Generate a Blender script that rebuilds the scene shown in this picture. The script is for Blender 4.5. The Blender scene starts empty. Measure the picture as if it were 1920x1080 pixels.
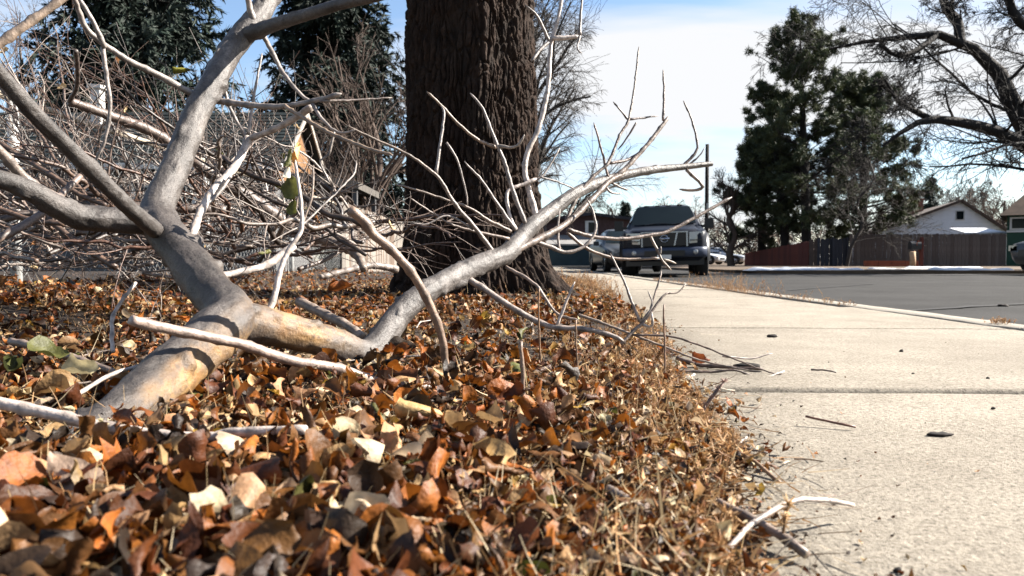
import bpy, math, random
import numpy as np
from mathutils import Vector, Matrix

# ------------------------------------------------------------------ camera, world, sun, exposure
scene = bpy.context.scene
COL = scene.collection
F_PX, CAM_H = 1400.0, 0.28
PITCH = math.atan(50.0 / F_PX)
cam_d = bpy.data.cameras.new('camera')
cam = bpy.data.objects.new('camera', cam_d)
COL.objects.link(cam)
cam_d.sensor_width = 36.0
cam_d.lens = 36.0 * F_PX / 1920.0
cam_d.clip_start, cam_d.clip_end = 0.02, 2000.0
cam.location = (0, 0, CAM_H)
cam.rotation_euler = (math.pi / 2 - PITCH, 0, 0)
cam_d.dof.use_dof = True
cam_d.dof.focus_distance = 2.0
cam_d.dof.aperture_fstop = 8.5
scene.camera = cam

SUN_AZ, SUN_EL = math.radians(79), math.radians(35)   # azimuth clockwise from +Y
world = bpy.data.worlds.new('World')
scene.world = world
world.use_nodes = True
wn, wl = world.node_tree.nodes, world.node_tree.links
wbg = wn['Background']
wbg.inputs[1].default_value = 0.05
sky = wn.new('ShaderNodeTexSky')
sky.sky_type = 'NISHITA'
sky.sun_disc = False
sky.sun_elevation, sky.sun_rotation = SUN_EL, SUN_AZ
sky.air_density, sky.dust_density, sky.ozone_density = 1.0, 0.6, 2.0
tc = wn.new('ShaderNodeTexCoord')
sep = wn.new('ShaderNodeSeparateXYZ')
wl.new(tc.outputs['Generated'], sep.inputs[0])
def wmath(op, a, b):
    n = wn.new('ShaderNodeMath'); n.operation = op
    for i, v in enumerate((a, b)):
        if isinstance(v, (int, float)): n.inputs[i].default_value = v
        else: wl.new(v, n.inputs[i])
    return n.outputs[0]
zden = wmath('ADD', wmath('MAXIMUM', sep.outputs['Z'], 0.0), 0.12)
cxy = wn.new('ShaderNodeCombineXYZ')
wl.new(wmath('DIVIDE', sep.outputs['X'], zden), cxy.inputs[0])
wl.new(wmath('DIVIDE', sep.outputs['Y'], zden), cxy.inputs[1])
cmap = wn.new('ShaderNodeMapping')
cmap.inputs['Location'].default_value = (0.7, 1.6, 0.0)
cmap.inputs['Rotation'].default_value = (0, 0, math.radians(-12))
cmap.inputs['Scale'].default_value = (0.32, 0.62, 1)
wl.new(cxy.outputs[0], cmap.inputs[0])
cn = wn.new('ShaderNodeTexNoise')
cn.inputs['Scale'].default_value = 1.0
cn.inputs['Detail'].default_value = 7.0
cn.inputs['Roughness'].default_value = 0.55
cn.inputs['Distortion'].default_value = 0.6
wl.new(cmap.outputs[0], cn.inputs['Vector'])
cr = wn.new('ShaderNodeValToRGB')
cr.color_ramp.elements[0].position = 0.455
cr.color_ramp.elements[1].position = 0.615
wl.new(cn.outputs['Fac'], cr.inputs[0])
cmix = wn.new('ShaderNodeMixRGB')
wl.new(cr.outputs[0], cmix.inputs[0])
wl.new(sky.outputs[0], cmix.inputs[1])
cmix.inputs[2].default_value = (4.2, 4.25, 4.35, 1)
wl.new(cmix.outputs[0], wbg.inputs[0])

sun_d = bpy.data.lights.new('sun', 'SUN')
sun_d.energy = 5.0
sun_d.angle = math.radians(0.5)
sun_d.color = (1.0, 0.94, 0.85)
sun = bpy.data.objects.new('sun', sun_d)
COL.objects.link(sun)
SDIR = Vector((math.sin(SUN_AZ) * math.cos(SUN_EL), math.cos(SUN_AZ) * math.cos(SUN_EL), math.sin(SUN_EL)))
sun.rotation_euler = SDIR.to_track_quat('Z', 'Y').to_euler()
sun.location = SDIR * 50

vs = scene.view_settings
vs.view_transform = 'Standard'
try: vs.look = 'None'
except Exception: pass
vs.gamma = 1.0
vs.use_curve_mapping = False
vs.exposure = 2.2
scene.cycles.max_bounces = 6
scene.cycles.transparent_max_bounces = 8
scene.cycles.use_denoising = True

# ------------------------------------------------------------------ helpers
RNG = np.random.default_rng(11)
CP, SP = math.cos(PITCH), math.sin(PITCH)

def P(px, py, d):
    """world point seen at photo pixel (px, py), d metres along the view axis"""
    X = (px - 960.0) / F_PX
    Y = -(py - 540.0) / F_PX
    return np.array([X * d, (Y * SP + CP) * d, CAM_H + (Y * CP - SP) * d])

def G(px, py, zg=0.0):
    Y = -(py - 540.0) / F_PX
    d = (zg - CAM_H) / (Y * CP - SP)
    return P(px, py, d)

def project(p):
    x, y, z = p[..., 0], p[..., 1], p[..., 2] - CAM_H
    d = y * CP - z * SP
    return 960 + F_PX * x / d, 540 - F_PX * (y * SP + z * CP) / d, d

def hash3(i, j, k, seed=0):
    with np.errstate(over='ignore'):
        n = (i.astype(np.uint32) * np.uint32(374761393) + j.astype(np.uint32) * np.uint32(668265263)
             + k.astype(np.uint32) * np.uint32(2246822519) + np.uint32(seed * 3266489 + 17))
        n = (n ^ (n >> np.uint32(13))) * np.uint32(1274126177)
        n = n ^ (n >> np.uint32(16))
    return n.astype(np.float64) / 4294967295.0

def vnoise(p, seed=0):
    p = np.asarray(p, float)
    f = np.floor(p)
    i = f.astype(np.int64)
    t = p - f
    t = t * t * (3 - 2 * t)
    out = 0
    for a in (0, 1):
        for b in (0, 1):
            for c in (0, 1):
                w = (t[..., 0] if a else 1 - t[..., 0]) * (t[..., 1] if b else 1 - t[..., 1]) * (t[..., 2] if c else 1 - t[..., 2])
                out = out + w * hash3(i[..., 0] + a, i[..., 1] + b, i[..., 2] + c, seed)
    return out

def fbm(p, octv=4, seed=0):
    s, a, tot = 0, 1.0, 0
    p = np.asarray(p, float)
    for o in range(octv):
        s = s + a * vnoise(p * 2 ** o, seed + o)
        tot += a
        a *= 0.5
    return s / tot

def sstep(a, b, x):
    t = np.clip((x - a) / (b - a), 0, 1)
    return t * t * (3 - 2 * t)

class Acc:
    """collects vertex / face arrays and links them as ONE mesh object"""
    def __init__(s): s.V, s.F, s.C, s.n = [], [], [], 0
    def add(s, V, F, C=None):
        V = np.asarray(V, float).reshape(-1, 3)
        if not isinstance(F, list): F = [F]
        for f in F:
            f = np.asarray(f, np.int64)
            if f.size: s.F.append(f + s.n)
        if C is None: C = np.ones((len(V), 4))
        C = np.asarray(C, float)
        if C.ndim == 1: C = np.tile(C, (len(V), 1))
        if C.shape[1] == 3: C = np.c_[C, np.ones(len(C))]
        s.V.append(V); s.C.append(C); s.n += len(V)
    def box(s, lo, hi, M=None, C=None):
        lo, hi = np.array(lo, float), np.array(hi, float)
        v = np.array([[(lo, hi)[a][0], (lo, hi)[b][1], (lo, hi)[c][2]] for c in (0, 1) for b in (0, 1) for a in (0, 1)])
        if M is not None: v = np.c_[v, np.ones(8)] @ np.array(M).T[:, :3]
        s.add(v, np.array([[0, 2, 3, 1], [4, 5, 7, 6], [0, 1, 5, 4], [2, 6, 7, 3], [0, 4, 6, 2], [1, 3, 7, 5]]), C)
    def mesh(s, name, smooth=True, color=False):
        me = bpy.data.meshes.new(name)
        if not s.V: return me
        V = np.concatenate(s.V)
        me.vertices.add(len(V)); me.vertices.foreach_set('co', V.astype(np.float32).ravel())
        lv = np.concatenate([f.ravel() for f in s.F])
        lt = np.concatenate([np.full(len(f), f.shape[1]) for f in s.F])
        ls = np.concatenate([[0], np.cumsum(lt)[:-1]])
        me.loops.add(len(lv)); me.loops.foreach_set('vertex_index', lv.astype(np.int32))
        me.polygons.add(len(lt))
        me.polygons.foreach_set('loop_start', ls.astype(np.int32))
        me.polygons.foreach_set('loop_total', lt.astype(np.int32))
        me.polygons.foreach_set('use_smooth', np.full(len(lt), smooth))
        if color:
            at = me.color_attributes.new('tint', 'FLOAT_COLOR', 'POINT')
            at.data.foreach_set('color', np.concatenate(s.C).astype(np.float32).ravel())
        me.update(calc_edges=True)
        me.validate()
        return me
    def obj(s, name, mat, parent=None, smooth=True, color=False):
        return link(name, s.mesh(name, smooth, color), mat, parent)

def link(name, me, mat=None, parent=None):
    o = bpy.data.objects.new(name, me)
    COL.objects.link(o)
    if mat is not None and me is not None and not me.materials: me.materials.append(mat)
    if parent is not None: o.parent = parent
    return o

def tag(o, label=None, cat=None, group=None, kind=None):
    if label: o['label'] = label
    if cat: o['category'] = cat
    if group: o['group'] = group
    if kind: o['kind'] = kind
    return o

def thing(name, label, cat, group=None, loc=(0, 0, 0), rz=0.0, kind=None):
    o = bpy.data.objects.new(name, None)
    COL.objects.link(o)
    o.location = loc
    o.rotation_euler = (0, 0, rz)
    o.empty_display_size = 0.1
    return tag(o, label, cat, group, kind)

def resample(pts, rad, n):
    """Catmull-Rom through pts, n points"""
    pts, rad = np.asarray(pts, float), np.asarray(rad, float)
    if len(pts) == 2:
        t = np.linspace(0, 1, n)[:, None]
        return pts[0] * (1 - t) + pts[1] * t, np.interp(t[:, 0], [0, 1], rad)
    seg = np.linalg.norm(np.diff(pts, axis=0), axis=1)
    s = np.concatenate([[0], np.cumsum(seg)]); s = s / s[-1]
    q = np.vstack([2 * pts[0] - pts[1], pts, 2 * pts[-1] - pts[-2]])
    u = np.linspace(0, 1, n)
    k = np.clip(np.searchsorted(s, u, side='right') - 1, 0, len(pts) - 2)
    t = ((u - s[k]) / np.maximum(s[k + 1] - s[k], 1e-9))[:, None]
    p0, p1, p2, p3 = q[k], q[k + 1], q[k + 2], q[k + 3]
    out = 0.5 * (2 * p1 + (p2 - p0) * t + (2 * p0 - 5 * p1 + 4 * p2 - p3) * t ** 2 + (3 * p1 - p0 - 3 * p2 + p3) * t ** 3)
    return out, np.interp(u, s, rad)

def tubes(Pn, R, sides=5, cap=False, lump=0.0, seed=3):
    """Pn (M,n,3) polylines, R (M,n) radii -> V, [F...]"""
    Pn, R = np.asarray(Pn, float), np.asarray(R, float)
    if Pn.ndim == 2: Pn, R = Pn[None], R[None]
    M, n, _ = Pn.shape
    T = np.gradient(Pn, axis=1)
    T /= np.maximum(np.linalg.norm(T, axis=2, keepdims=True), 1e-9)
    av = Pn[:, -1] - Pn[:, 0]
    av = av / np.maximum(np.linalg.norm(av, axis=1, keepdims=True), 1e-9)
    ref = np.where(np.abs(av[:, 2:3]) < 0.75, np.array([[0, 0, 1.0]]), np.array([[1.0, 0.13, 0]]))[:, None, :]
    A = np.cross(T, np.broadcast_to(ref, T.shape))
    A /= np.maximum(np.linalg.norm(A, axis=2, keepdims=True), 1e-9)
    B = np.cross(A, T)
    ang = np.arange(sides) * 2 * math.pi / sides
    D = A[:, :, None, :] * np.cos(ang)[None, None, :, None] + B[:, :, None, :] * np.sin(ang)[None, None, :, None]
    rr = R[:, :, None, None]
    if lump:
        q = (Pn[:, :, None, :] + D * rr)
        sc = 1.0 / np.maximum(R.mean(), 1e-4)
        rr = rr * (1 + lump * (fbm(q * sc * 0.8, 2, seed)[..., None] - 0.5) * 2)
    V = Pn[:, :, None, :] + D * rr
    base = (np.arange(M) * n * sides)[:, None, None]
    i = np.arange(n - 1)[None, :, None] * sides
    j = np.arange(sides)[None, None, :]
    j2 = (j + 1) % sides
    F = np.stack([base + i + j, base + i + j2, base + i + sides + j2, base + i + sides + j], -1).reshape(-1, 4)
    V = V.reshape(-1, 3)
    Fs = [F]
    if cap:
        nv = len(V)
        V = np.concatenate([V, Pn[:, 0], Pn[:, -1]])
        jj = np.arange(sides)
        b = (np.arange(M) * n * sides)[:, None]
        s0 = np.stack([np.broadcast_to(nv + np.arange(M)[:, None], (M, sides)), b + (jj + 1) % sides, b + jj], -1).reshape(-1, 3)
        e = b + (n - 1) * sides
        s1 = np.stack([np.broadcast_to(nv + M + np.arange(M)[:, None], (M, sides)), e + jj, e + (jj + 1) % sides], -1).reshape(-1, 3)
        Fs += [s0, s1]
    return V, Fs

def rand_unit(n, rng):
    v = rng.normal(size=(n, 3))
    return v / np.linalg.norm(v, axis=1, keepdims=True)

def grow(rng, Pp, Rp, K, ang=0.8, lenr=0.55, rr=0.55, n=6, droop=0.0, wig=0.12, tmin=0.25, tmax=1.0, up=0.0, minlen=0.0, curve=0.0, rend=0.4, tpow=1.0, taper_len=0.55):
    """children branches of polylines Pp (M,n,3), all at once"""
    M, m, _ = Pp.shape
    idx = np.repeat(np.arange(M), K)
    t = (tmin + (tmax - tmin) * rng.random(M * K) ** tpow) * (m - 1)
    k = np.clip(t.astype(int), 0, m - 2); f = (t - k)[:, None]
    p0 = Pp[idx, k] * (1 - f) + Pp[idx, k + 1] * f
    r0 = Rp[idx, k] * (1 - f[:, 0]) + Rp[idx, k + 1] * f[:, 0]
    T = Pp[idx, k + 1] - Pp[idx, k]
    T /= np.maximum(np.linalg.norm(T, axis=1, keepdims=True), 1e-9)
    L = np.linalg.norm(np.diff(Pp, axis=1), axis=2).sum(1)[idx]
    q = rand_unit(M * K, rng)
    q -= (q * T).sum(1, keepdims=True) * T
    q /= np.maximum(np.linalg.norm(q, axis=1, keepdims=True), 1e-9)
    a = ang * (0.7 + 0.6 * rng.random(M * K))[:, None]
    d = T * np.cos(a) + q * np.sin(a)
    d[:, 2] += up
    d /= np.linalg.norm(d, axis=1, keepdims=True)
    ln = np.maximum(L * lenr * (1 - taper_len * (t / (m - 1))) * (0.6 + 0.8 * rng.random(M * K)), minlen)
    step = (ln / (n - 1))[:, None]
    pts = [p0]
    side = rand_unit(M * K, rng) * curve
    for i in range(n - 1):
        d = d + rng.normal(size=d.shape) * wig + side
        d[:, 2] += -droop
        d /= np.linalg.norm(d, axis=1, keepdims=True)
        pts.append(pts[-1] + d * step)
    Pc = np.stack(pts, 1)
    r0 = r0 * rr * (0.75 + 0.5 * rng.random(M * K))
    Rc = r0[:, None] * np.linspace(1, rend, n)[None]
    return Pc, Rc

def strips(rng, base, dirs, length, width, bend, n=4, droop=0.0):
    """thin bent blades: base (N,3), dirs (N,3) -> V (N,n,2,3), F"""
    N = len(base)
    d = dirs / np.linalg.norm(dirs, axis=1, keepdims=True)
    side = np.cross(d, rand_unit(N, rng)); side /= np.maximum(np.linalg.norm(side, axis=1, keepdims=True), 1e-9)
    bd = rand_unit(N, rng) * np.asarray(bend).reshape(-1, 1)
    pts = [base]; step = (np.asarray(length) / (n - 1)).reshape(-1, 1)
    for i in range(n - 1):
        d = d + bd; d[:, 2] -= droop
        d /= np.linalg.norm(d, axis=1, keepdims=True)
        pts.append(pts[-1] + d * step)
    Pn = np.stack(pts, 1)
    w = np.asarray(width).reshape(-1, 1) * np.linspace(1, 0.25, n)[None]
    V = np.stack([Pn - side[:, None] * w[..., None], Pn + side[:, None] * w[..., None]], 2)
    b = (np.arange(N) * n * 2)[:, None]
    i = np.arange(n - 1)[None] * 2
    F = np.stack([b + i, b + i + 1, b + i + 3, b + i + 2], -1).reshape(-1, 4)
    return V.reshape(-1, 3), F

# ------------------------------------------------------------------ materials
def mat(name, col, rough=0.8, var=0.25, scale=8.0, bump=0.0, bscale=None, spec=0.3, metal=0.0, tint=False, trans=0.0, stretch=None, col2=None, coat=0.0, detail=5.0, emit=None, bdist=0.01):
    m = bpy.data.materials.new(name)
    m.use_nodes = True
    nt = m.node_tree; N, L = nt.nodes, nt.links
    bs = N['Principled BSDF']
    bs.inputs['Roughness'].default_value = rough
    bs.inputs['Metallic'].default_value = metal
    bs.inputs['Specular IOR Level'].default_value = spec
    bs.inputs['Coat Weight'].default_value = coat
    tcn = N.new('ShaderNodeTexCoord')
    vec = tcn.outputs['Object']
    if stretch:
        mp = N.new('ShaderNodeMapping'); mp.inputs['Scale'].default_value = stretch
        L.new(vec, mp.inputs[0]); vec = mp.outputs[0]
    nz = N.new('ShaderNodeTexNoise')
    nz.inputs['Scale'].default_value = scale
    nz.inputs['Detail'].default_value = detail
    nz.inputs['Roughness'].default_value = 0.6
    L.new(vec, nz.inputs['Vector'])
    rp = N.new('ShaderNodeValToRGB')
    rp.color_ramp.elements[0].position = 0.3; rp.color_ramp.elements[1].position = 0.7
    c = np.array(col[:3]) * (1.0 if tint or metal else 0.7); c2 = np.array(col2[:3]) if col2 is not None else c * (1 + var)
    c1 = c if col2 is not None else c * (1 - var)
    rp.color_ramp.elements[0].color = (*c1, 1)
    rp.color_ramp.elements[1].color = (*c2, 1)
    L.new(nz.outputs['Fac'], rp.inputs[0])
    colout = rp.outputs[0]
    if tint:
        at = N.new('ShaderNodeVertexColor'); at.layer_name = 'tint'
        mx = N.new('ShaderNodeMixRGB'); mx.blend_type = 'MULTIPLY'; mx.inputs[0].default_value = 1
        L.new(colout, mx.inputs[1]); L.new(at.outputs[0], mx.inputs[2])
        colout = mx.outputs[0]
    L.new(colout, bs.inputs['Base Color'])
    if bump:
        nb = N.new('ShaderNodeTexNoise')
        nb.inputs['Scale'].default_value = bscale or scale * 3
        nb.inputs['Detail'].default_value = 4
        L.new(vec, nb.inputs['Vector'])
        bp = N.new('ShaderNodeBump'); bp.inputs['Strength'].default_value = bump; bp.inputs['Distance'].default_value = bdist
        L.new(nb.outputs['Fac'], bp.inputs['Height']); L.new(bp.outputs[0], bs.inputs['Normal'])
    if trans:
        tr = N.new('ShaderNodeBsdfTranslucent'); L.new(colout, tr.inputs[0])
        ms = N.new('ShaderNodeMixShader'); ms.inputs[0].default_value = trans
        L.new(bs.outputs[0], ms.inputs[1]); L.new(tr.outputs[0], ms.inputs[2])
        L.new(ms.outputs[0], N['Material Output'].inputs[0])
    if emit:
        bs.inputs['Emission Color'].default_value = (*emit, 1); bs.inputs['Emission Strength'].default_value = 1
    m['bsdf_color'] = 1
    return m

M = {}
M['leaf'] = mat('leaf_tissue', (1, 1, 1), 0.55, 0.4, 70, 0.6, 170, spec=0.3, tint=True, trans=0.26, bdist=0.003)
M['straw'] = mat('dry_straw', (1, 1, 1), 0.7, 0.15, 30, tint=True, trans=0.25)
M['soil'] = mat('leaf_mould_soil', (0.026, 0.016, 0.010), 0.95, 0.5, 22, 0.8, 60)
M['drygrass_ground'] = mat('dormant_lawn', (0.20, 0.135, 0.07), 0.95, 0.45, 3.0, 0.6, 40)
M['twig'] = mat('twig_bark', (0.19, 0.162, 0.145), 0.5, 0.55, 45, 0.5, 150, spec=0.5, tint=True, bdist=0.003)
M['bare'] = mat('bare_tree_bark', (0.05, 0.042, 0.037), 0.85, 0.3, 4)
M['bare_brown'] = mat('brown_twig_bark', (0.10, 0.07, 0.055), 0.85, 0.3, 4)
M['bare_pale'] = mat('pale_twig_bark', (0.15, 0.125, 0.11), 0.85, 0.3, 4)
M['cotton_bark'] = mat('furrowed_dark_bark', (0.07, 0.052, 0.042), 0.9, 0.35, 9, 0.8, 40, stretch=(1, 1, 0.3))
M['dark_limb'] = mat('dark_limb_bark', (0.018, 0.015, 0.0135), 0.9, 0.3, 6, 0.8, 18, stretch=(1, 1, 0.4), bdist=0.05)
M['spruce'] = mat('spruce_needles', (0.013, 0.021, 0.015), 0.7, 0.4, 1.2, tint=True)
M['pine'] = mat('pine_needles', (0.030, 0.044, 0.024), 0.65, 0.35, 0.8, tint=True, trans=0.12)
M['asphalt'] = mat('asphalt', (0.052, 0.0505, 0.049), 0.95, 0.22, 0.9, 0.5, 140, detail=10, spec=0.08)
M['snow'] = mat('old_snow', (0.82, 0.84, 0.88), 0.6, 0.05, 5, 0.5, 14)
M['kerb'] = mat('kerb_concrete', (0.36, 0.32, 0.26), 0.85, 0.14, 9, 0.5, 120, detail=9)
M['paint_black'] = mat('black_paint', (0.012, 0.012, 0.014), 0.35, 0.1, 4)
M['rubber'] = mat('tyre_rubber', (0.012, 0.012, 0.012), 0.8, 0.2, 20)
M['glass_dark'] = mat('dark_glass', (0.012, 0.017, 0.019), 0.08, 0.1, 2, spec=0.14)
M['chrome'] = mat('chrome', (0.24, 0.26, 0.30), 0.25, 0.05, 3, metal=1.0)

# smooth grey bark of the fallen limb, with tan rubbed patches carried by an attribute
def limb_material():
    m = bpy.data.materials.new('smooth_grey_bark'); m.use_nodes = True
    N, L = m.node_tree.nodes, m.node_tree.links
    bs = N['Principled BSDF']; bs.inputs['Roughness'].default_value = 0.5; bs.inputs['Specular IOR Level'].default_value = 0.45
    tcn = N.new('ShaderNodeTexCoord')
    def noise(sc, det=6, ro=0.6):
        n = N.new('ShaderNodeTexNoise'); n.inputs['Scale'].default_value = sc; n.inputs['Detail'].default_value = det; n.inputs['Roughness'].default_value = ro
        L.new(tcn.outputs['Object'], n.inputs['Vector']); return n.outputs['Fac']
    def ramp(f, p0, p1, c0, c1):
        r = N.new('ShaderNodeValToRGB'); r.color_ramp.elements[0].position = p0; r.color_ramp.elements[1].position = p1
        r.color_ramp.elements[0].color = (*c0, 1); r.color_ramp.elements[1].color = (*c1, 1); L.new(f, r.inputs[0]); return r.outputs[0]
    def mix(f, a, b, mode='MIX'):
        x = N.new('ShaderNodeMixRGB'); x.blend_type = mode
        if isinstance(f, float): x.inputs[0].default_value = f
        else: L.new(f, x.inputs[0])
        L.new(a, x.inputs[1])
        L.new(b, x.inputs[2]); return x.outputs[0]
    base = ramp(noise(14), 0.33, 0.68, (0.048, 0.041, 0.036), (0.20, 0.178, 0.163))
    fine = ramp(noise(190, 4, 0.75), 0.38, 0.56, (0.35, 0.33, 0.32), (1, 1, 1))
    c = mix(0.6, base, fine, 'MULTIPLY')
    blot = ramp(noise(36, 5, 0.65), 0.56, 0.68, (1, 1, 1), (0.35, 0.32, 0.30))
    c = mix(0.75, c, blot, 'MULTIPLY')
    vo = N.new('ShaderNodeTexVoronoi'); vo.inputs['Scale'].default_value = 95
    L.new(tcn.outputs['Object'], vo.inputs['Vector'])
    spot = ramp(vo.outputs['Distance'], 0.13, 0.22, (0.25, 0.22, 0.2), (1, 1, 1))
    c = mix(0.55, c, spot, 'MULTIPLY')
    at = N.new('ShaderNodeVertexColor'); at.layer_name = 'tint'
    sp = N.new('ShaderNodeSeparateColor'); L.new(at.outputs[0], sp.inputs[0])
    tan = ramp(noise(24, 6, 0.65), 0.3, 0.7, (0.15, 0.072, 0.022), (0.29, 0.18, 0.078))
    mm = N.new('ShaderNodeMath'); mm.operation = 'MULTIPLY_ADD'; mm.use_clamp = True
    L.new(sp.outputs[0], mm.inputs[0])
    m2 = N.new('ShaderNodeMath'); m2.operation = 'MULTIPLY_ADD'; m2.inputs[1].default_value = 4.0; m2.inputs[2].default_value = -1.2
    L.new(noise(11, 5), m2.inputs[0]); L.new(m2.outputs[0], mm.inputs[1]); mm.inputs[2].default_value = 0
    dk_mul = N.new('ShaderNodeMixRGB'); dk_mul.blend_type = 'MULTIPLY'; L.new(sp.outputs[2], dk_mul.inputs[0]); L.new(c, dk_mul.inputs[1]); dk_mul.inputs[2].default_value = (.36, .34, .33, 1)  # blue channel multiplies the grey bark darker along the limb
    c = dk_mul.outputs[0]
    c = mix(mm.outputs[0], c, tan)
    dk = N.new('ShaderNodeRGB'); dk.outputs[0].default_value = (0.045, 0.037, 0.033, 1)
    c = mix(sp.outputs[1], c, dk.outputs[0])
    L.new(c, bs.inputs['Base Color'])
    bp = N.new('ShaderNodeBump'); bp.inputs['Strength'].default_value = 0.9; bp.inputs['Distance'].default_value = 0.004
    L.new(noise(95, 7, .7), bp.inputs['Height']); L.new(bp.outputs[0], bs.inputs['Normal'])
    return m
M['limb'] = limb_material()

def concrete_material():
    m = bpy.data.materials.new('sidewalk_concrete'); m.use_nodes = True
    N, L = m.node_tree.nodes, m.node_tree.links
    bs = N['Principled BSDF']; bs.inputs['Roughness'].default_value = 0.9; bs.inputs['Specular IOR Level'].default_value = 0.2
    g = N.new('ShaderNodeNewGeometry')
    def noise(sc, det=5, ro=0.6):
        n = N.new('ShaderNodeTexNoise'); n.inputs['Scale'].default_value = sc; n.inputs['Detail'].default_value = det; n.inputs['Roughness'].default_value = ro
        L.new(g.outputs['Position'], n.inputs['Vector']); return n.outputs['Fac']
    def ramp(f, els):
        r = N.new('ShaderNodeValToRGB')
        while len(r.color_ramp.elements) < len(els): r.color_ramp.elements.new(0.5)
        for e, (p, c) in zip(r.color_ramp.elements, els): e.position = p; e.color = (*c, 1)
        L.new(f, r.inputs[0]); return r.outputs[0]
    def mul(a, b, f=1.0):
        x = N.new('ShaderNodeMixRGB'); x.blend_type = 'MULTIPLY'; x.inputs[0].default_value = f
        L.new(a, x.inputs[1]); L.new(b, x.inputs[2]); return x.outputs[0]
    base = ramp(noise(1.6, 4), [(0.3, (0.265, 0.233, 0.188)), (0.7, (0.345, 0.308, 0.251))])
    big = ramp(noise(5.5, 6, 0.65), [(0.3, (0.80, 0.79, 0.78)), (0.62, (1, 1, 1))])
    grain = ramp(noise(170, 4, 0.8), [(0.36, (0.22, 0.205, 0.19)), (0.48, (0.82, 0.81, 0.80)), (0.6, (1.0, 1.0, 1.0)), (0.72, (1.45, 1.42, 1.36))])
    vo = N.new('ShaderNodeTexVoronoi'); vo.inputs['Scale'].default_value = 150
    L.new(g.outputs['Position'], vo.inputs['Vector'])
    pit = ramp(vo.outputs['Distance'], [(0.10, (0.35, 0.32, 0.3)), (0.2, (1, 1, 1))])
    coarse = ramp(noise(70, 5, 0.8), [(0.34, (0.55, 0.53, 0.51)), (0.52, (1, 1, 1)), (0.68, (1.25, 1.23, 1.2))])
    c = mul(mul(mul(mul(base, big), grain, 0.95), pit, 0.5), coarse, .8)
    at = N.new('ShaderNodeVertexColor'); at.layer_name = 'tint'
    c = mul(c, at.outputs[0])
    L.new(c, bs.inputs['Base Color'])
    bp = N.new('ShaderNodeBump'); bp.inputs['Strength'].default_value = 0.8; bp.inputs['Distance'].default_value = 0.0035
    L.new(noise(260, 4, 0.7), bp.inputs['Height']); L.new(bp.outputs[0], bs.inputs['Normal'])
    return m
M['concrete'] = concrete_material()

# ------------------------------------------------------------------ ground
ROAD_Z = -0.10
KX0, KX1 = 2.10, 2.42          # kerb, from sidewalk side to gutter side
def edge_x(y):
    return np.interp(y, [0, .67, 1.0, 1.6, 2.4, 3.73, 6, 9, 13, 20, 60], [.13, .22, .29, .40, .53, .66, .84, .98, 1.06, 1.1, 1.1])
def edge_wob(y):
    y = np.asarray(y, float)
    q = np.stack([y * 4.0, y * 0 + 3.3, y * 0], -1)
    return edge_x(y) + 0.07 * (fbm(q, 3, 5) - 0.5) * 2 * np.clip(y, .3, 1.5)
def lawn_h(x, y):
    x, y = np.asarray(x, float), np.asarray(y, float)
    e = edge_wob(y) - x
    q = np.stack([x * 3, y * 3, x * 0], -1)
    h = -0.016 + 0.02 * sstep(-0.03, 0.05, e) + 0.014 * sstep(0.02, 0.5, e) + 0.016 * (fbm(q, 3, 9) - 0.45) * sstep(0.1, 0.6, e)
    tr = np.hypot(x + 0.28, y - 5.35)
    h = h + 0.13 * sstep(-1.5, -2.75, x) * sstep(1.5, 3, y)
    return h + 0.07 * np.exp(-(tr / 0.9) ** 2) * sstep(0.0, 0.4, e)

gs = Acc()
gs.add([[-400, -60, -0.30], [400, -60, -0.30], [400, 700, -0.30], [-400, 700, -0.30]], np.array([[0, 1, 2, 3]]))
tag(gs.obj('ground', M['drygrass_ground']), 'dry brown winter ground reaching to the horizon', 'ground', kind='structure')
rd = Acc()
xs = np.concatenate([[KX1 - 0.05], np.linspace(2.6, 8, 12), np.linspace(9, 90, 14)]); ys = np.concatenate([np.linspace(-6, 30, 40), np.linspace(34, 160, 16)])
gx, gy = np.meshgrid(xs, ys, indexing='ij')
gz = ROAD_Z + 0.012 * (fbm(np.stack([gx * .5, gy * .5, gx * 0], -1), 3, 21) - .5)
nx, ny = gx.shape
fi = (np.arange(nx - 1)[:, None] * ny + np.arange(ny - 1)[None]).ravel()
rd.add(np.stack([gx, gy, gz], -1), np.stack([fi, fi + ny, fi + ny + 1, fi + 1], -1))
road_o = tag(rd.obj('road', M['asphalt']), 'grey worn asphalt road beside the sidewalk', 'road', kind='structure')

M['road_strip'] = mat('dark_strip_surface', (.02, .019, .019), .8, .3, 6)
for a_, b_, sd_ in (((1690, 585), (1935, 571), 3), ((1480, 545), (1640, 533), 5)):  # thin wavering dark strips laid on the asphalt
    p_, _ = resample([G(*a_, ROAD_Z), (G(*a_, ROAD_Z) + G(*b_, ROAD_Z)) / 2 + [0.02, .05, 0], G(*b_, ROAD_Z)], [1, 1, 1], 24)
    w_ = .018 + .03 * fbm(np.stack([np.arange(24) * .4, np.full(24, sd_), np.zeros(24)], -1), 2, sd_)
    p_[:, 1] += .06 * (fbm(np.stack([np.arange(24) * .5, np.full(24, sd_ + 5), np.zeros(24)], -1), 2, sd_) - .5)
    z_ = np.full(24, ROAD_Z + .011)
    ts = Acc(); i_ = np.arange(23)
    ts.add(np.concatenate([np.c_[p_[:, 0], p_[:, 1] - w_, z_], np.c_[p_[:, 0], p_[:, 1] + w_, z_]]), np.stack([i_, i_ + 1, i_ + 25, i_ + 24], -1))
    ts.obj('dark_strip', M['road_strip'], road_o)

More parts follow.
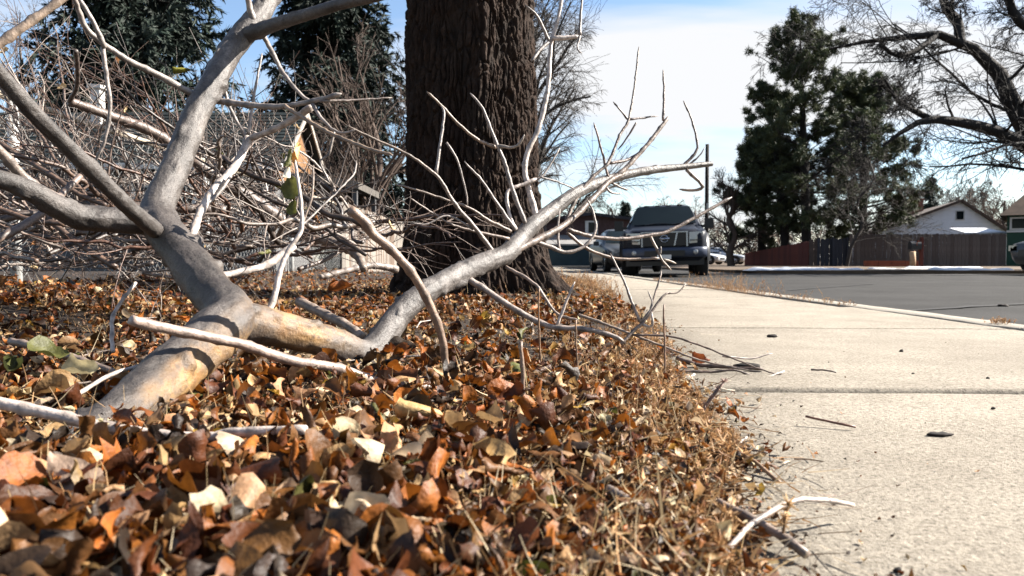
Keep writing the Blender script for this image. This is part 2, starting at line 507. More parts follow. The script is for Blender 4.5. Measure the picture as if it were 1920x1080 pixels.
# lawn on the tree side (graded grid, fine near the camera)
lw = Acc()
xs = np.concatenate([-np.geomspace(140, 3.2, 26), np.linspace(-3.1, 1.25, 160)])
ys = np.concatenate([np.linspace(-4, 0.25, 8), np.linspace(0.3, 7, 200), np.geomspace(7.2, 250, 50)])
gx, gy = np.meshgrid(xs, ys, indexing='ij')
gz = lawn_h(gx, gy)
far = sstep(8, 20, gy)
gz = gz * (1 - far) + far * (np.where(gx < edge_x(gy), 0.03, -0.016))
gz = np.where(gx > 1.23, -0.08, gz)
nx, ny = gx.shape
fi = (np.arange(nx - 1)[:, None] * ny + np.arange(ny - 1)[None]).ravel()
lw.add(np.stack([gx, gy, gz], -1), np.stack([fi, fi + ny, fi + ny + 1, fi + 1], -1))
tag(lw.obj('lawn', M['soil']), 'dark soil of the lawn under the fallen leaves', 'lawn', kind='structure')

# sidewalk: bed + one slab per bay
sw = thing('sidewalk', 'sunlit pale concrete sidewalk with tooled joints running beside the road', 'sidewalk', kind='structure')
bed = Acc()
bed.add([[-.3, -4, -.035], [KX1 - .1, -4, -.035], [KX1 - .1, 150, -.035], [-.3, 150, -.035]], np.array([[0, 1, 2, 3]]))
bed.obj('bed', M['soil'], sw)
joints = [-3.0, -1.45, 0.05, 1.60, 3.16, 4.62] + [4.62 + 1.52 * k for k in range(1, 30)] + [150.0]
def skew(x): return -0.05 * (x - 0.9)
for k in range(len(joints) - 1):
    ga, gb = (.008 if abs(joints[k] - 1.6) < .1 else .006), (.008 if abs(joints[k + 1] - 1.6) < .1 else .006)
    y0, y1 = joints[k] + ga, joints[k + 1] - gb
    near = k < 5
    nx, ny = (44, 40) if near else (6, 6)
    ux = np.linspace(0, 1, nx); uy = np.linspace(0, 1, ny)
    if near:
        ux = np.concatenate([[0, .004, .009], np.linspace(.02, .98, nx - 6), [.991, .996, 1]])
        uy = np.concatenate([[0, .004, .009], np.linspace(.02, .98, ny - 6), [.991, .996, 1]])
    gx, gy = np.meshgrid(ux, uy, indexing='ij')
    X = -0.1 + gx * (KX0 - 0.012 + 0.1); Y = y0 + gy * (y1 - y0) + skew(X)
    tilt = RNG.uniform(-.004, .004)
    ex = np.minimum(np.minimum(gx, 1 - gx) * 2.2, np.minimum(gy, 1 - gy) * 1.5)
    jag = 0.6 + 0.9 * fbm(np.stack([X * 30, Y * 30, X * 0], -1), 2, 31)
    Z = -0.011 * (1 - sstep(0, 0.013, ex)) * jag + tilt * (gy - .5) + .002 * (fbm(np.stack([X * 8, Y * 8, X * 0], -1), 2, 41) - .5)
    e = X - edge_x(Y)
    dirt = 1 - 0.38 * np.exp(-np.clip(e, 0, 9) / 0.16) * (0.5 + fbm(np.stack([X * 9, Y * 7, X * 0], -1), 3, 51))
    tn = 0.97 + RNG.uniform(-.04, .04)
    a = Acc()
    V = np.stack([X, Y, Z], -1).reshape(-1, 3)
    fi = (np.arange(len(ux) - 1)[:, None] * len(uy) + np.arange(len(uy) - 1)[None]).ravel()
    dirt = dirt * (1 - .72 * (1 - sstep(.002, .02, np.minimum(gy, 1 - gy) * 1.5)) * np.clip(jag - .3, 0, 1)) if near else dirt
    C = np.repeat(dirt.reshape(-1, 1) * tn, 3, 1)
    a.add(V, np.stack([fi, fi + len(uy), fi + len(uy) + 1, fi + 1], -1), C)
    # slab sides
    for sl in (np.arange(len(ux)) * len(uy), np.arange(len(ux)) * len(uy) + len(uy) - 1, np.arange(len(uy)), np.arange(len(uy)) + (len(ux) - 1) * len(uy)):
        top = V[sl]; bot = top.copy(); bot[:, 2] = -0.034
        n = len(sl); i = np.arange(n - 1)
        a.add(np.concatenate([top, bot]), np.stack([i, i + 1, i + 1 + n, i + n], -1), np.array([.13, .11, .095]))
    o = a.obj('slab', M['concrete'], sw, smooth=False, color=True)
    if near: o.data.polygons.foreach_set('use_smooth', np.full(len(o.data.polygons), True))

# kerb stones, rounded to the gutter
kb = thing('kerb', 'pale concrete kerb strip between the sidewalk and the asphalt', 'kerb', kind='structure')
yk = -3.0
prof = [(KX0 + .012, -.12), (KX0 + .012, -.006), (KX0 + .02, .0), (KX0 + .16, .001), (KX0 + .235, -.008), (KX0 + .275, -.03), (KX0 + .3, -.07), (KX0 + .34, -.094), (KX0 + .62, -.0965)]
while yk < 120:
    ln = 3.05 if yk < 60 else 9
    y0, y1 = yk + .006, yk + ln - .006
    ns = 30
    a = Acc()
    yy = np.linspace(y0, y1, ns)
    pr = np.array(prof)
    X = np.repeat(pr[None, :, 0], ns, 0); Z = np.repeat(pr[None, :, 1], ns, 0); Y = np.repeat(yy[:, None], len(prof), 1)
    w = fbm(np.stack([X * 14, Y * 6, Z * 14], -1), 3, 61) - .5
    Z = Z + np.where((pr[:, 1] > -.06)[None], w * .008, 0); X = X + np.where(np.arange(len(prof))[None] < 3, w * .012, 0)
    V = np.stack([X, Y, Z], -1).reshape(-1, 3); m = len(prof)
    fi = (np.arange(ns - 1)[:, None] * m + np.arange(m - 1)[None]).ravel()
    a.add(V, np.stack([fi, fi + 1, fi + m + 1, fi + m], -1))
    a.add(V[:m], np.array([list(range(m))])); a.add(V[-m:], np.array([list(range(m))]))
    a.obj('kerb_stone', M['kerb'], kb)
    yk += ln

# far block across the side street: raised yard behind its kerb, corner rounded
FX, FY = 7.2, 22.6
fy = Acc()
cor = [(FX + 2 - 2 * math.cos(t), FY + 2 - 2 * math.sin(t)) for t in np.linspace(0, math.pi / 2, 8)]
outer = [(FX, 200)] + [(FX, 90), (FX, 40)] + cor + [(40, FY), (120, FY), (200, FY + .01)]
n = len(outer)
top = np.array([[x, y, 0.0] for x, y in outer]); low = top - [0, 0, 0.13]
# inner ring raised slightly
inn = np.array([[min(x + 1.2, 205), y + 1.2, 0.03] for x, y in outer])
i = np.arange(n - 1)
fy.add(np.concatenate([low, top]), np.stack([i, i + 1, i + 1 + n, i + n], -1))
fy.add(np.concatenate([top, inn]), np.stack([i, i + 1, i + 1 + n, i + n], -1))
fy.add(np.concatenate([inn, [[205, 230, 0.03]]]), np.array([list(range(n)) + [n]]))
M['far_yard'] = mat('bare_winter_yard', (0.11, 0.075, 0.048), 0.95, 0.45, .8, .5, 10)
tag(fy.obj('yard', M['far_yard'], smooth=False), 'bare brown yard ground across the side street', 'yard', kind='structure')

# snow strips along the far kerb, each its own melted ridge
def snow(px0, px1, d, w, h, label, seed, dip=0.0):
    a = Acc()
    n, m = 60, 9
    X0, X1 = (px0 - 960) / F_PX * d, (px1 - 960) / F_PX * d
    u = np.linspace(0, 1, n); v = np.linspace(-1, 1, m)
    uu, vv = np.meshgrid(u, v, indexing='ij')
    nz = fbm(np.stack([uu * (X1 - X0) * 1.1, vv * 0, uu * 0 + seed], -1), 3, seed)
    wid = w * (0.35 + 1.1 * nz) * np.clip(np.minimum(uu, 1 - uu) * 9, 0.05, 1)
    X = X0 + uu * (X1 - X0)
    Y = d + vv * wid + 0.25 * (fbm(np.stack([uu * 7, uu * 0, uu * 0], -1), 2, seed + 4) - .5)
    Z = -0.01 + h * (1 - vv ** 2) * (0.4 + 0.9 * fbm(np.stack([X * 2.2, Y * 2.2, X * 0], -1), 3, seed + 7)) * np.clip(np.minimum(uu, 1 - uu) * 12, 0, 1)
    fi = (np.arange(n - 1)[:, None] * m + np.arange(m - 1)[None]).ravel()
    a.add(np.stack([X, Y, Z], -1), np.stack([fi, fi + m, fi + m + 1, fi + 1], -1))
    tag(a.obj('snow_patch', M['snow']), label, 'snow')
snow(1392, 1628, 23.6, .55, .11, 'long thin strip of old snow below the red and dark fences', 3)
snow(1622, 1740, 25.0, .45, .08, 'short snow strip in front of the low red timber edging', 8)
snow(1735, 1905, 23.4, .55, .10, 'bright snow strip by the kerb just left of the parked grey car', 12)
snow(1690, 1850, 28.5, .5, .09, 'faint snow strip behind the kerb under the mailbox', 17)

# lump of tar / leaf debris on the road
# ------------------------------------------------------------------ big cottonwood trunk
def trunk_big():
    cx, cy, R0 = -0.285, 5.36, 0.435
    t = thing('shade_tree', 'huge old tree trunk with deeply furrowed dark bark beside the sidewalk', 'tree', loc=(cx, cy, 0))
    na = 760
    zz = np.concatenate([np.linspace(-0.08, 2.5, 520), np.linspace(2.54, 6.0, 60)])
    th = np.linspace(0, 2 * math.pi, na, endpoint=False)
    Z, TH = np.meshgrid(zz, th, indexing='ij')
    R = R0 * (1.0 + 0.16 * np.exp(-Z / 0.55) - 0.012 * Z) + 0.0
    root = 0
    for a0, w, amp, hh in ((-0.50, .30, .44, .24), (0.35, .40, .16, .22), (-1.75, .5, .10, .25), (-2.75, .40, .20, .22), (2.6, .5, .15, .3), (1.5, .5, .2, .3)):
        dth = np.angle(np.exp(1j * (TH - a0)))
        root = root + amp * np.exp(-(dth / w) ** 2) * np.exp(-np.clip(Z + .02, 0, 9) / hh)
    R = R + root
    # flutes
    R = R + 0.018 * np.sin(TH * 5 + 1.0 + .6 * Z) + 0.014 * np.sin(TH * 9 + 2.0 - .5 * Z)
    # bark plates: warped cells stretched along the stem, with deep furrows between them
    cxn, syn = np.cos(TH), np.sin(TH)
    k = 0.44
    q = np.stack([cxn * k, syn * k, Z], -1)
    def cells(p, seed):
        f0 = np.floor(p).astype(np.int64)
        d1 = np.full(p.shape[:-1], 9.0); d2 = d1.copy(); hid = np.zeros(p.shape[:-1])
        for a_ in (-1, 0, 1):
            for b_ in (-1, 0, 1):
                for c_ in (-1, 0, 1):
                    i_, j_, k_ = f0[..., 0] + a_, f0[..., 1] + b_, f0[..., 2] + c_
                    o = np.stack([i_ + hash3(i_, j_, k_, seed), j_ + hash3(i_, j_, k_, seed + 1), k_ + hash3(i_, j_, k_, seed + 2)], -1)
                    d = np.sqrt(((p - o) ** 2).sum(-1))
                    new = d < d1
                    d2 = np.where(new, d1, np.minimum(d2, d)); hid = np.where(new, hash3(i_, j_, k_, seed + 3), hid); d1 = np.where(new, d, d1)
        return d2 - d1, hid
    w1 = np.stack([fbm(q * [9, 9, 5], 3, 71 + s_) - .5 for s_ in range(3)], -1)
    e1, h1 = cells(q * [29, 29, 4.2] + w1 * 2.0, 201)
    e2, h2 = cells(q * [66, 66, 15.0] + w1 * 4.0, 301)
    g1 = sstep(0.0, 0.34, e1); g2 = sstep(0.0, 0.40, e2)
    n2 = fbm(q * [60, 60, 18], 3, 75)
    amp = np.clip(0.65 + .6 * fbm(q * 4, 2, 79), .5, 1.2)
    R = R + amp * (0.024 * g1 + .013 * (h1 - .5) - 0.018 + .008 * g2 * g1 + .007 * (h2 - .5) + .008 * (n2 - .5))
    # leaning, tapering centreline
    X = R * np.cos(TH) - 0.01 * Z + .03 * np.exp(-Z / .4); Y = R * np.sin(TH)
    V = np.stack([X, Y, Z], -1).reshape(-1, 3)
    nr = len(zz)
    i = np.arange(nr - 1)[:, None] * na; j = np.arange(na)[None]; j2 = (j + 1) % na
    F = np.stack([(i + j), (i + j2), (i + na + j2), (i + na + j)], -1).reshape(-1, 4)
    a = Acc()
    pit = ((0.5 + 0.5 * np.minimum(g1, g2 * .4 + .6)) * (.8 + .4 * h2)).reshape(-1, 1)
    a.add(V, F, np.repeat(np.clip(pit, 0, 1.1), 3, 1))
    a.obj('trunk', M['big_bark'], t, color=True)
    rng = np.random.default_rng(5)
    # limbs above the frame
    Ls, Rs = [], []
    for ang, el, ln in ((0.3, .9, 5), (2.3, .8, 5.5), (4.0, 1.0, 6), (5.3, .7, 4.5)):
        d = np.array([math.cos(ang) * math.cos(el), math.sin(ang) * math.cos(el), math.sin(el)])
        p, r = resample([np.array([0, 0, 5.4]), np.array([0, 0, 5.9]) + d * ln * .35, np.array([0, 0, 5.9]) + d * ln + np.array([0, 0, 1.0])], [.24, .19, .1], 10)
        Ls.append(p); Rs.append(r)
    Ls, Rs = np.array(Ls), np.array(Rs)
    for q_, r_ in zip(Ls, Rs):
        b = Acc(); b.add(*tubes(q_, r_, 14, lump=.08)); b.obj('limb', M['dark_limb'], t)
    b = Acc()
    P1, R1 = grow(rng, Ls, Rs, 5, .8, .6, .5, tmin=.4)
    b.add(*tubes(P1, R1, 6))
    P2, R2 = grow(rng, P1, R1, 6, .8, .6, .5); b.add(*tubes(P2, R2, 4))
    b.obj('crown', M['dark_limb'], t)
    return t
def big_bark_material():
    m = bpy.data.materials.new('cottonwood_bark'); m.use_nodes = True
    N, L = m.node_tree.nodes, m.node_tree.links
    bs = N['Principled BSDF']; bs.inputs['Roughness'].default_value = 0.92; bs.inputs['Specular IOR Level'].default_value = 0.15
    tcn = N.new('ShaderNodeTexCoord')
    mp = N.new('ShaderNodeMapping'); mp.inputs['Scale'].default_value = (1, 1, .35); L.new(tcn.outputs['Object'], mp.inputs[0])
    n1 = N.new('ShaderNodeTexNoise'); n1.inputs['Scale'].default_value = 22; n1.inputs['Detail'].default_value = 7; n1.inputs['Roughness'].default_value = .65
    L.new(mp.outputs[0], n1.inputs['Vector'])
    r = N.new('ShaderNodeValToRGB'); r.color_ramp.elements[0].position = .3; r.color_ramp.elements[1].position = .72
    r.color_ramp.elements[0].color = (.006, .0042, .0034, 1); r.color_ramp.elements[1].color = (.034, .0225, .0165, 1)
    L.new(n1.outputs['Fac'], r.inputs[0])
    n3 = N.new('ShaderNodeTexNoise'); n3.inputs['Scale'].default_value = 3.5; n3.inputs['Detail'].default_value = 6; n3.inputs['Roughness'].default_value = .7
    L.new(mp.outputs[0], n3.inputs['Vector'])
    r3 = N.new('ShaderNodeValToRGB'); r3.color_ramp.elements[0].position = .35; r3.color_ramp.elements[1].position = .7
    r3.color_ramp.elements[0].color = (1.15, .9, .75, 1); r3.color_ramp.elements[1].color = (1.3, 1.4, 1.45, 1)
    L.new(n3.outputs['Fac'], r3.inputs[0])
    m3 = N.new('ShaderNodeMixRGB'); m3.blend_type = 'MULTIPLY'; m3.inputs[0].default_value = .8
    L.new(r.outputs[0], m3.inputs[1]); L.new(r3.outputs[0], m3.inputs[2])
    at = N.new('ShaderNodeVertexColor'); at.layer_name = 'tint'
    mx = N.new('ShaderNodeMixRGB'); mx.blend_type = 'MULTIPLY'; mx.inputs[0].default_value = .6
    L.new(m3.outputs[0], mx.inputs[1]); L.new(at.outputs[0], mx.inputs[2]); L.new(mx.outputs[0], bs.inputs['Base Color'])
    n2 = N.new('ShaderNodeTexNoise'); n2.inputs['Scale'].default_value = 70; n2.inputs['Detail'].default_value = 6
    L.new(mp.outputs[0], n2.inputs['Vector'])
    bp = N.new('ShaderNodeBump'); bp.inputs['Strength'].default_value = .9; bp.inputs['Distance'].default_value = .012
    L.new(n2.outputs['Fac'], bp.inputs['Height']); L.new(bp.outputs[0], bs.inputs['Normal'])
    return m
M['big_bark'] = big_bark_material()
trunk_big()

# ------------------------------------------------------------------ houses and fences
def roofmat(name, c): return mat(name, c, .9, .25, 6, .5, 40)
M['shingle'] = mat('dark_grey_shingle', (0.030, 0.036, 0.038), 1.0, .3, 5, .5, 60, spec=0.02)
M['siding_tan'] = mat('tan_siding', (0.22, 0.115, 0.05), .8, .12, 2)
M['siding_grey'] = mat('grey_siding', (0.10, 0.098, 0.1), .8, .12, 2)
M['trim_white'] = mat('white_trim', (0.72, 0.71, 0.68), .6, .06, 3)
M['wood_grey'] = mat('weathered_wood', (0.17, 0.15, 0.13), .9, .3, 9, .4, 40, stretch=(6, 6, .6))
M['galv'] = mat('galvanised_wire', (0.36, 0.36, 0.35), .5, .15, 8, metal=.3)

M['porch_trim'] = mat('greyed_trim', (.35, .31, .27), .8, .1, 4)
def grey_house():
    t = thing('grey_roofed_house', 'low house with dark shingle roof and sunlit tan gable behind the chain link fence', 'house')
    y0, yr, y1 = 14.0, 15.6, 17.2
    xr, xl = -4.25, -13.0
    ze, zr = 2.12, 3.36
    a = Acc(); a.box((xl, y0 + .25, 0), (xr - .25, y1 - .25, ze - .02)); a.obj('wall', M['siding_grey'], t, smooth=False)
    g = Acc()
    gx = xr - .24
    g.add([[gx, y0 + .25, ze - .3], [gx, y1 - .25, ze - .3], [gx, y1 - .25, ze - .05], [gx, yr, zr - .12], [gx, y0 + .25, ze - .05],
           [gx + .05, y0 + .25, ze - .3], [gx + .05, y1 - .25, ze - .3], [gx + .05, y1 - .25, ze - .05], [gx + .05, yr, zr - .12], [gx + .05, y0 + .25, ze - .05]],
          [np.array([[5, 6, 7, 8, 9]]), np.array([[0, 4, 3, 2, 1]]), np.array([[0, 1, 6, 5], [1, 2, 7, 6], [2, 3, 8, 7], [3, 4, 9, 8], [4, 0, 5, 9]])])
    g.obj('gable', M['siding_tan'], t, smooth=False)
    rf = Acc()
    for s, ya in ((1, y0), (-1, y1)):
        p = [(xl - .2, ya, ze), (xr, ya, ze), (xr, yr, zr), (xl - .2, yr, zr)]
        v = np.array(p + [(x, y, z - .09) for x, y, z in p])
        rf.add(v, np.array([[0, 1, 2, 3], [4, 7, 6, 5], [0, 4, 5, 1], [1, 5, 6, 2], [2, 6, 7, 3], [3, 7, 4, 0]]))
    ro = rf.obj('roof', M['shingle'], t, smooth=False)
    nrow = 15
    vec = np.array([0, yr - y0, zr - ze]); L = np.linalg.norm(vec); vec /= L
    nrm = np.array([0, -vec[2], vec[1]])
    rowm = Acc()
    h = L / nrow
    q0 = np.array([xl - .2, 0, 0]); q1 = np.array([xr + .0, 0, 0])
    def course(me, k):
        o = link('shingle_course', me, M['shingle'], ro)
        o.location = tuple(np.array([0, y0, ze]) + vec * (k * h))
    v = []
    for x in (q0, q1):
        for (al, up) in ((-.02, .004), (-.02, .028), (h - .005, .010), (h - .005, .003)):
            v.append(x + vec * al + nrm * up)
    rowm.add(np.array(v), np.array([[0, 1, 5, 4], [1, 2, 6, 5], [2, 3, 7, 6], [0, 3, 2, 1], [4, 5, 6, 7]]))
    me = rowm.mesh('shingle_course', smooth=False)
    for k in range(nrow): course(me, k)
    gt = Acc(); gt.box((xl - .2, y0 - .12, ze - .13), (xr - .02, y0 - .012, ze - .02)); gt.obj('gutter', M['trim_white'], t, smooth=False)
    for ya, yb, za, zb in ((y0, yr, ze, zr), (y1, yr, ze, zr)):
        b = Acc()
        dz = .13
        p = [(xr + .003, ya, za - .06 - dz * .2), (xr + .003, yb, zb - .06 - dz * .2), (xr + .003, yb, zb + .03), (xr + .003, ya, za + .03)]
        v = np.array(p + [(x + .03, y, z) for x, y, z in p])
        b.add(v, np.array([[0, 1, 2, 3], [4, 5, 6, 7], [0, 1, 5, 4], [1, 2, 6, 5], [2, 3, 7, 6], [3, 0, 4, 7]]))
        b.obj('rake_board', M['porch_trim'], t, smooth=False)
    vp = Acc(); vp.box((-8.45, 15.1, 2.9), (-8.27, 15.3, 3.75)); vp.box((-8.5, 15.05, 3.75), (-8.22, 15.35, 3.82)); vp.obj('vent_pipe', M['trim_white'], t, smooth=False)
    for wx in (-10.6, -7.2):
        w = Acc(); w.box((wx, y0 + .2, .85), (wx + 1.2, y0 + .247, 1.75)); f = w.obj('window', M['trim_white'], t, smooth=False)
        pn = Acc()
        for s in (0, 1): pn.box((wx + .07 + s * .55, y0 + .185, .93), (wx + .58 + s * .55, y0 + .197, 1.68))
        pn.obj('pane', M['glass_dark'], f, smooth=False)
    # flat porch on the gable side
    pr = Acc()
    pr.add([[-4.2, 14.6, 2.02], [-3.05, 14.9, 1.86], [-3.05, 17.2, 1.86], [-4.2, 17.2, 2.02], [-4.2, 14.6, 1.86], [-3.05, 14.9, 1.72], [-3.05, 17.2, 1.72], [-4.2, 17.2, 1.86]],
           np.array([[0, 1, 2, 3], [4, 7, 6, 5], [0, 4, 5, 1], [1, 5, 6, 2], [2, 6, 7, 3]]))
    M['porch'] = mat('pale_porch_roofing', (.12, .11, .10), 1.0, .2, 4, spec=.02)
    pr.obj('porch_roof', M['porch'], t, smooth=False)
    for y in (14.97, 17.0):
        ps = Acc(); ps.box((-3.2, y, 0), (-3.1, y + .1, 1.73)); ps.obj('porch_post', M['siding_grey'], t, smooth=False)
grey_house()

FENX = -2.82
def chain_link():
    t = thing('chain_link_fence', 'galvanised chain link fence with rusty top rail behind the brush pile', 'fence')
    ya, yb, H = 1.6, 12.2, 1.2
    rail = Acc(); p, r = resample([(FENX, ya, H), (FENX, yb, H)], [.021, .021], 24)
    M['rail'] = mat('weathered_rail', (.40, .34, .26), .6, .3, 7)
    rail.add(*tubes(p, r, 10)); rail.obj('top_rail', M['rail'], t)
    y = ya
    while y < yb:
        a = Acc(); a.add(*tubes(np.array([[FENX, y, -.1], [FENX, y, .6], [FENX, y, H + .06]]), np.full(3, .03), 10, cap=True)); a.obj('post', M['galv'], t)
        y += 2.65
    s = 0.046
    rows = int(1.16 / s)
    z = 0.03 + np.arange(rows + 1) * s
    cols = np.arange(ya, yb, s * 2)
    k = np.arange(rows + 1)
    Pn = []
    for sgn, off in ((1, 0.0), (-1, s)):
        y_ = cols[:, None] + off + sgn * (np.where(k % 2 == 0, -.5, .5) * s)[None]
        x_ = FENX + .004 * np.where(k % 2 == 0, 1, -1)[None] + np.zeros_like(y_)
        Pn.append(np.stack([x_, y_, np.broadcast_to(z, y_.shape)], -1))
    Pn = np.concatenate(Pn)
    a = Acc(); a.add(*tubes(Pn, np.full(Pn.shape[:2], .0016), 3))
    tag(a.obj('wire_mesh', M['galv'], t), kind='stuff')
chain_link()

def planks(parent, x0, y0, x1, y1, w, h0, h1, mats, z0=0.0, gap=.006, th=.02, rng=np.random.default_rng(3)):
    p0, p1 = np.array([x0, y0]), np.array([x1, y1])
    L = np.linalg.norm(p1 - p0); n = max(1, int(L / w))
    ang = math.atan2(*(p1 - p0)[::-1])
    cache = {}
    for k in range(n):
        hh = round(h0 + (h1 - h0) * k / max(1, n - 1) + rng.uniform(-.015, .015), 2)
        if hh not in cache:
            a = Acc(); ww = L / n - gap
            a.add([[0, 0, 0], [ww, 0, 0], [ww, 0, hh - .03], [ww * .8, 0, hh], [ww * .2, 0, hh], [0, 0, hh - .03],
                   [0, th, 0], [ww, th, 0], [ww, th, hh - .03], [ww * .8, th, hh], [ww * .2, th, hh], [0, th, hh - .03]],
                  [np.array([[0, 1, 2, 3, 4, 5], [11, 10, 9, 8, 7, 6]]), np.array([[i, i + 6, (i + 1) % 6 + 6, (i + 1) % 6] for i in range(6)])])
            cache[hh] = [a.mesh('plank', smooth=False) for _ in mats]
            for me, m in zip(cache[hh], mats): me.materials.append(m)
        o = link('plank', cache[hh][rng.integers(len(mats))], None, parent)
        q = p0 + (p1 - p0) * k / n
        o.location = (q[0], q[1], z0 + rng.uniform(-.01, .01)); o.rotation_euler = (0, rng.uniform(-.008, .008), ang + rng.uniform(-.02, .02))
def rails(parent, x0, y0, x1, y1, zs, m, off=.03):
    d = np.array([x1 - x0, y1 - y0]); L = np.linalg.norm(d); ang = math.atan2(d[1], d[0])
    for z in zs:
        a = Acc(); a.box((0, off, z), (L, off + .04, z + .09))
        o = a.obj('rail', m, parent, smooth=False); o.location = (x0, y0, 0); o.rotation_euler = (0, 0, ang)

M['wood_grey_b'] = mat('weathered_wood_light', (0.25, 0.22, 0.19), .9, .3, 9, .4, 40, stretch=(6, 6, .6))
M['wood_grey_c'] = mat('weathered_wood_brown', (0.14, 0.10, 0.075), .9, .3, 9, .4, 40, stretch=(6, 6, .6))
t = thing('wooden_fence', 'weathered grey plank fence continuing past the chain link, beside the big trunk', 'fence')
planks(t, FENX, 12.4, FENX, 22.0, .14, 1.27, 1.27, [M['wood_grey'], M['wood_grey_b'], M['wood_grey_c']])
rails(t, FENX, 12.4, FENX, 22.0, (.3, .95), M['wood_grey'], .025)

M['fence_brown'] = mat('brown_plank', (0.085, 0.066, 0.058), .9, .3, 5, stretch=(5, 5, .6))
M['fence_brown_b'] = mat('grey_brown_plank', (0.11, 0.09, 0.08), .9, .3, 5, stretch=(5, 5, .6))
M['fence_red'] = mat('red_stain_plank', (0.14, 0.038, 0.026), .9, .25, 5, stretch=(5, 5, .6))
M['fence_red_b'] = mat('dark_red_stain_plank', (0.11, 0.032, 0.024), .9, .25, 5, stretch=(5, 5, .6))
M['gate_dark'] = mat('dark_gate_paint', (0.028, 0.031, 0.042), .8, .2, 3)
def XZ(px, d): return (px - 960) / F_PX * d
t = thing('plank_fence', 'long grey-brown plank fence across the street in front of the white gabled house', 'fence')
planks(t, XZ(1592, 38), 38, XZ(1886, 38), 38, .19, 1.62, 1.66, [M['fence_brown'], M['fence_brown_b']], z0=.03, gap=.012)
rails(t, XZ(1592, 38), 38, XZ(1886, 38), 38, (.35, 1.3), M['fence_brown'])
t = thing('red_fence', 'dark red stained fence that steps down towards the parked cars', 'fence')
planks(t, XZ(1516, 38.5), 38.5, XZ(1396, 46), 46, .2, 1.32, .78, [M['fence_red'], M['fence_red_b']], z0=.0, gap=.012)
rails(t, XZ(1516, 38.5), 38.5, XZ(1396, 46), 46, (.25, .6), M['fence_red'], -.06)
t = thing('dark_gate', 'near black double gate between the red fence and the brown fence', 'gate')
planks(t, XZ(1538, 38.2), 38.2, XZ(1588, 38.2), 38.2, .22, 1.42, 1.42, [M['gate_dark']], z0=.03, gap=.014)
for px in (1535, 1562, 1589):
    a = Acc(); x = XZ(px, 38.1); a.box((x - .05, 38.08, 0), (x + .05, 38.18, 1.5)); a.obj('gate_post', M['gate_dark'], t, smooth=False)
t = thing('brown_fence_panel', 'short dark brown fence panel joining the red fence to the black gate', 'fence')
planks(t, XZ(1517, 38.4), 38.4, XZ(1534, 38.3), 38.3, .15, 1.4, 1.42, [M['fence_brown']], z0=.0, gap=.012)
# low red timber edging
M['red_timber'] = mat('red_timber', (0.26, 0.07, 0.035), .9, .25, 5)
t = thing('timber_edging', 'low red timber edging stacked along the foot of the brown fence', 'edging')
for k in range(2):
    x = XZ(1622, 35.5)
    while x < XZ(1722, 35.5) - .2:
        a = Acc(); a.box((x, 35.5 + .02 * k, .02 + k * .15), (x + .62, 35.66 + .02 * k, .16 + k * .15)); a.obj('timber', M['red_timber'], t, smooth=False)
        x += .64

def gable_house(name, label, loc, rz, W, L, ze, zr, wallm, roofm, trim, over=.35, parts=True, off=0.0):
    """gable faces local -Y, width W, length L"""
    t = thing(name, label, 'house', loc=loc, rz=rz)
    h = W / 2
    a = Acc()
    a.add([[-h, 0, 0], [h, 0, 0], [h, 0, ze], [off, 0, zr - .1], [-h, 0, ze], [-h, L, 0], [h, L, 0], [h, L, ze], [off, L, zr - .1], [-h, L, ze]],
          [np.array([[0, 1, 2, 3, 4], [9, 8, 7, 6, 5]]), np.array([[0, 5, 6, 1], [1, 6, 7, 2], [4, 9, 5, 0]])])
    a.obj('wall', wallm, t, smooth=False)
    # lapped boards on the gable face
    if parts:
        z = .1
        while z < zr - .35:
            f = 1.0 if z < ze - .25 else (zr - .1 - z - .25) / (zr - .1 - ze)
            x0, x1 = off + (-h - off) * f, off + (h - off) * f
            if x1 - x0 < .4: break
            b = Acc(); b.box((x0, -.03, z), (x1, -.004, z + .235)); b.obj('siding_board', wallm, t, smooth=False)
            z += .25
    r = Acc()
    for s in (-1, 1):
        run = h - s * off
        sl = (zr - ze) / run
        p = [(s * (h + over), -over, ze - sl * over), (off, -over, zr), (off, L + over, zr), (s * (h + over), L + over, ze - sl * over)]
        v = np.array(p + [(x, y, z - .14) for x, y, z in p])
        r.add(v, np.array([[0, 1, 2, 3], [4, 5, 6, 7], [0, 1, 5, 4], [1, 2, 6, 5], [2, 3, 7, 6], [3, 0, 4, 7]]))
    ro = r.obj('roof', roofm, t, smooth=False)
    for s in (-1, 1):
        run = h - s * off
        sl = (zr - ze) / run
        b = Acc()
        p = [(s * (h + over), ze - sl * over - .16), (off + s * .02, zr - .16), (off + s * .02, zr + .02), (s * (h + over), ze - sl * over + .02)]
        v = np.array([(x, -over - .035, z) for x, z in p] + [(x, -over - .004, z) for x, z in p])
        b.add(v, np.array([[0, 1, 2, 3], [4, 5, 6, 7], [0, 1, 5, 4], [1, 2, 6, 5], [2, 3, 7, 6], [3, 0, 4, 7]]))
        b.obj('rake_board', trim, t, smooth=False)
    return t, ro
M['white_siding'] = mat('white_siding', (1.0, 1.01, 1.05), .8, .05, 2)
M['brown_roof'] = mat('brown_shingle', (0.10, 0.07, 0.055), .9, .25, 3)
M['brick'] = mat('red_brick', (0.20, 0.07, 0.05), .9, .3, 6)
D = 50
t, ro = gable_house('white_house', 'white gabled house with brown roof behind the plank fence', (XZ(1757, D), D, 0), math.radians(-16), 8.2, 9, 2.25, 4.35, M['white_siding'], M['brown_roof'], M['brown_roof'], off=1.3)
a = Acc(); a.box((1.0, -.06, 3.0), (1.55, -.032, 3.65)); f = a.obj('window', M['trim_white'], t, smooth=False)
a = Acc(); a.box((1.07, -.085, 3.06), (1.48, -.062, 3.59)); a.obj('pane', M['glass_dark'], f, smooth=False)
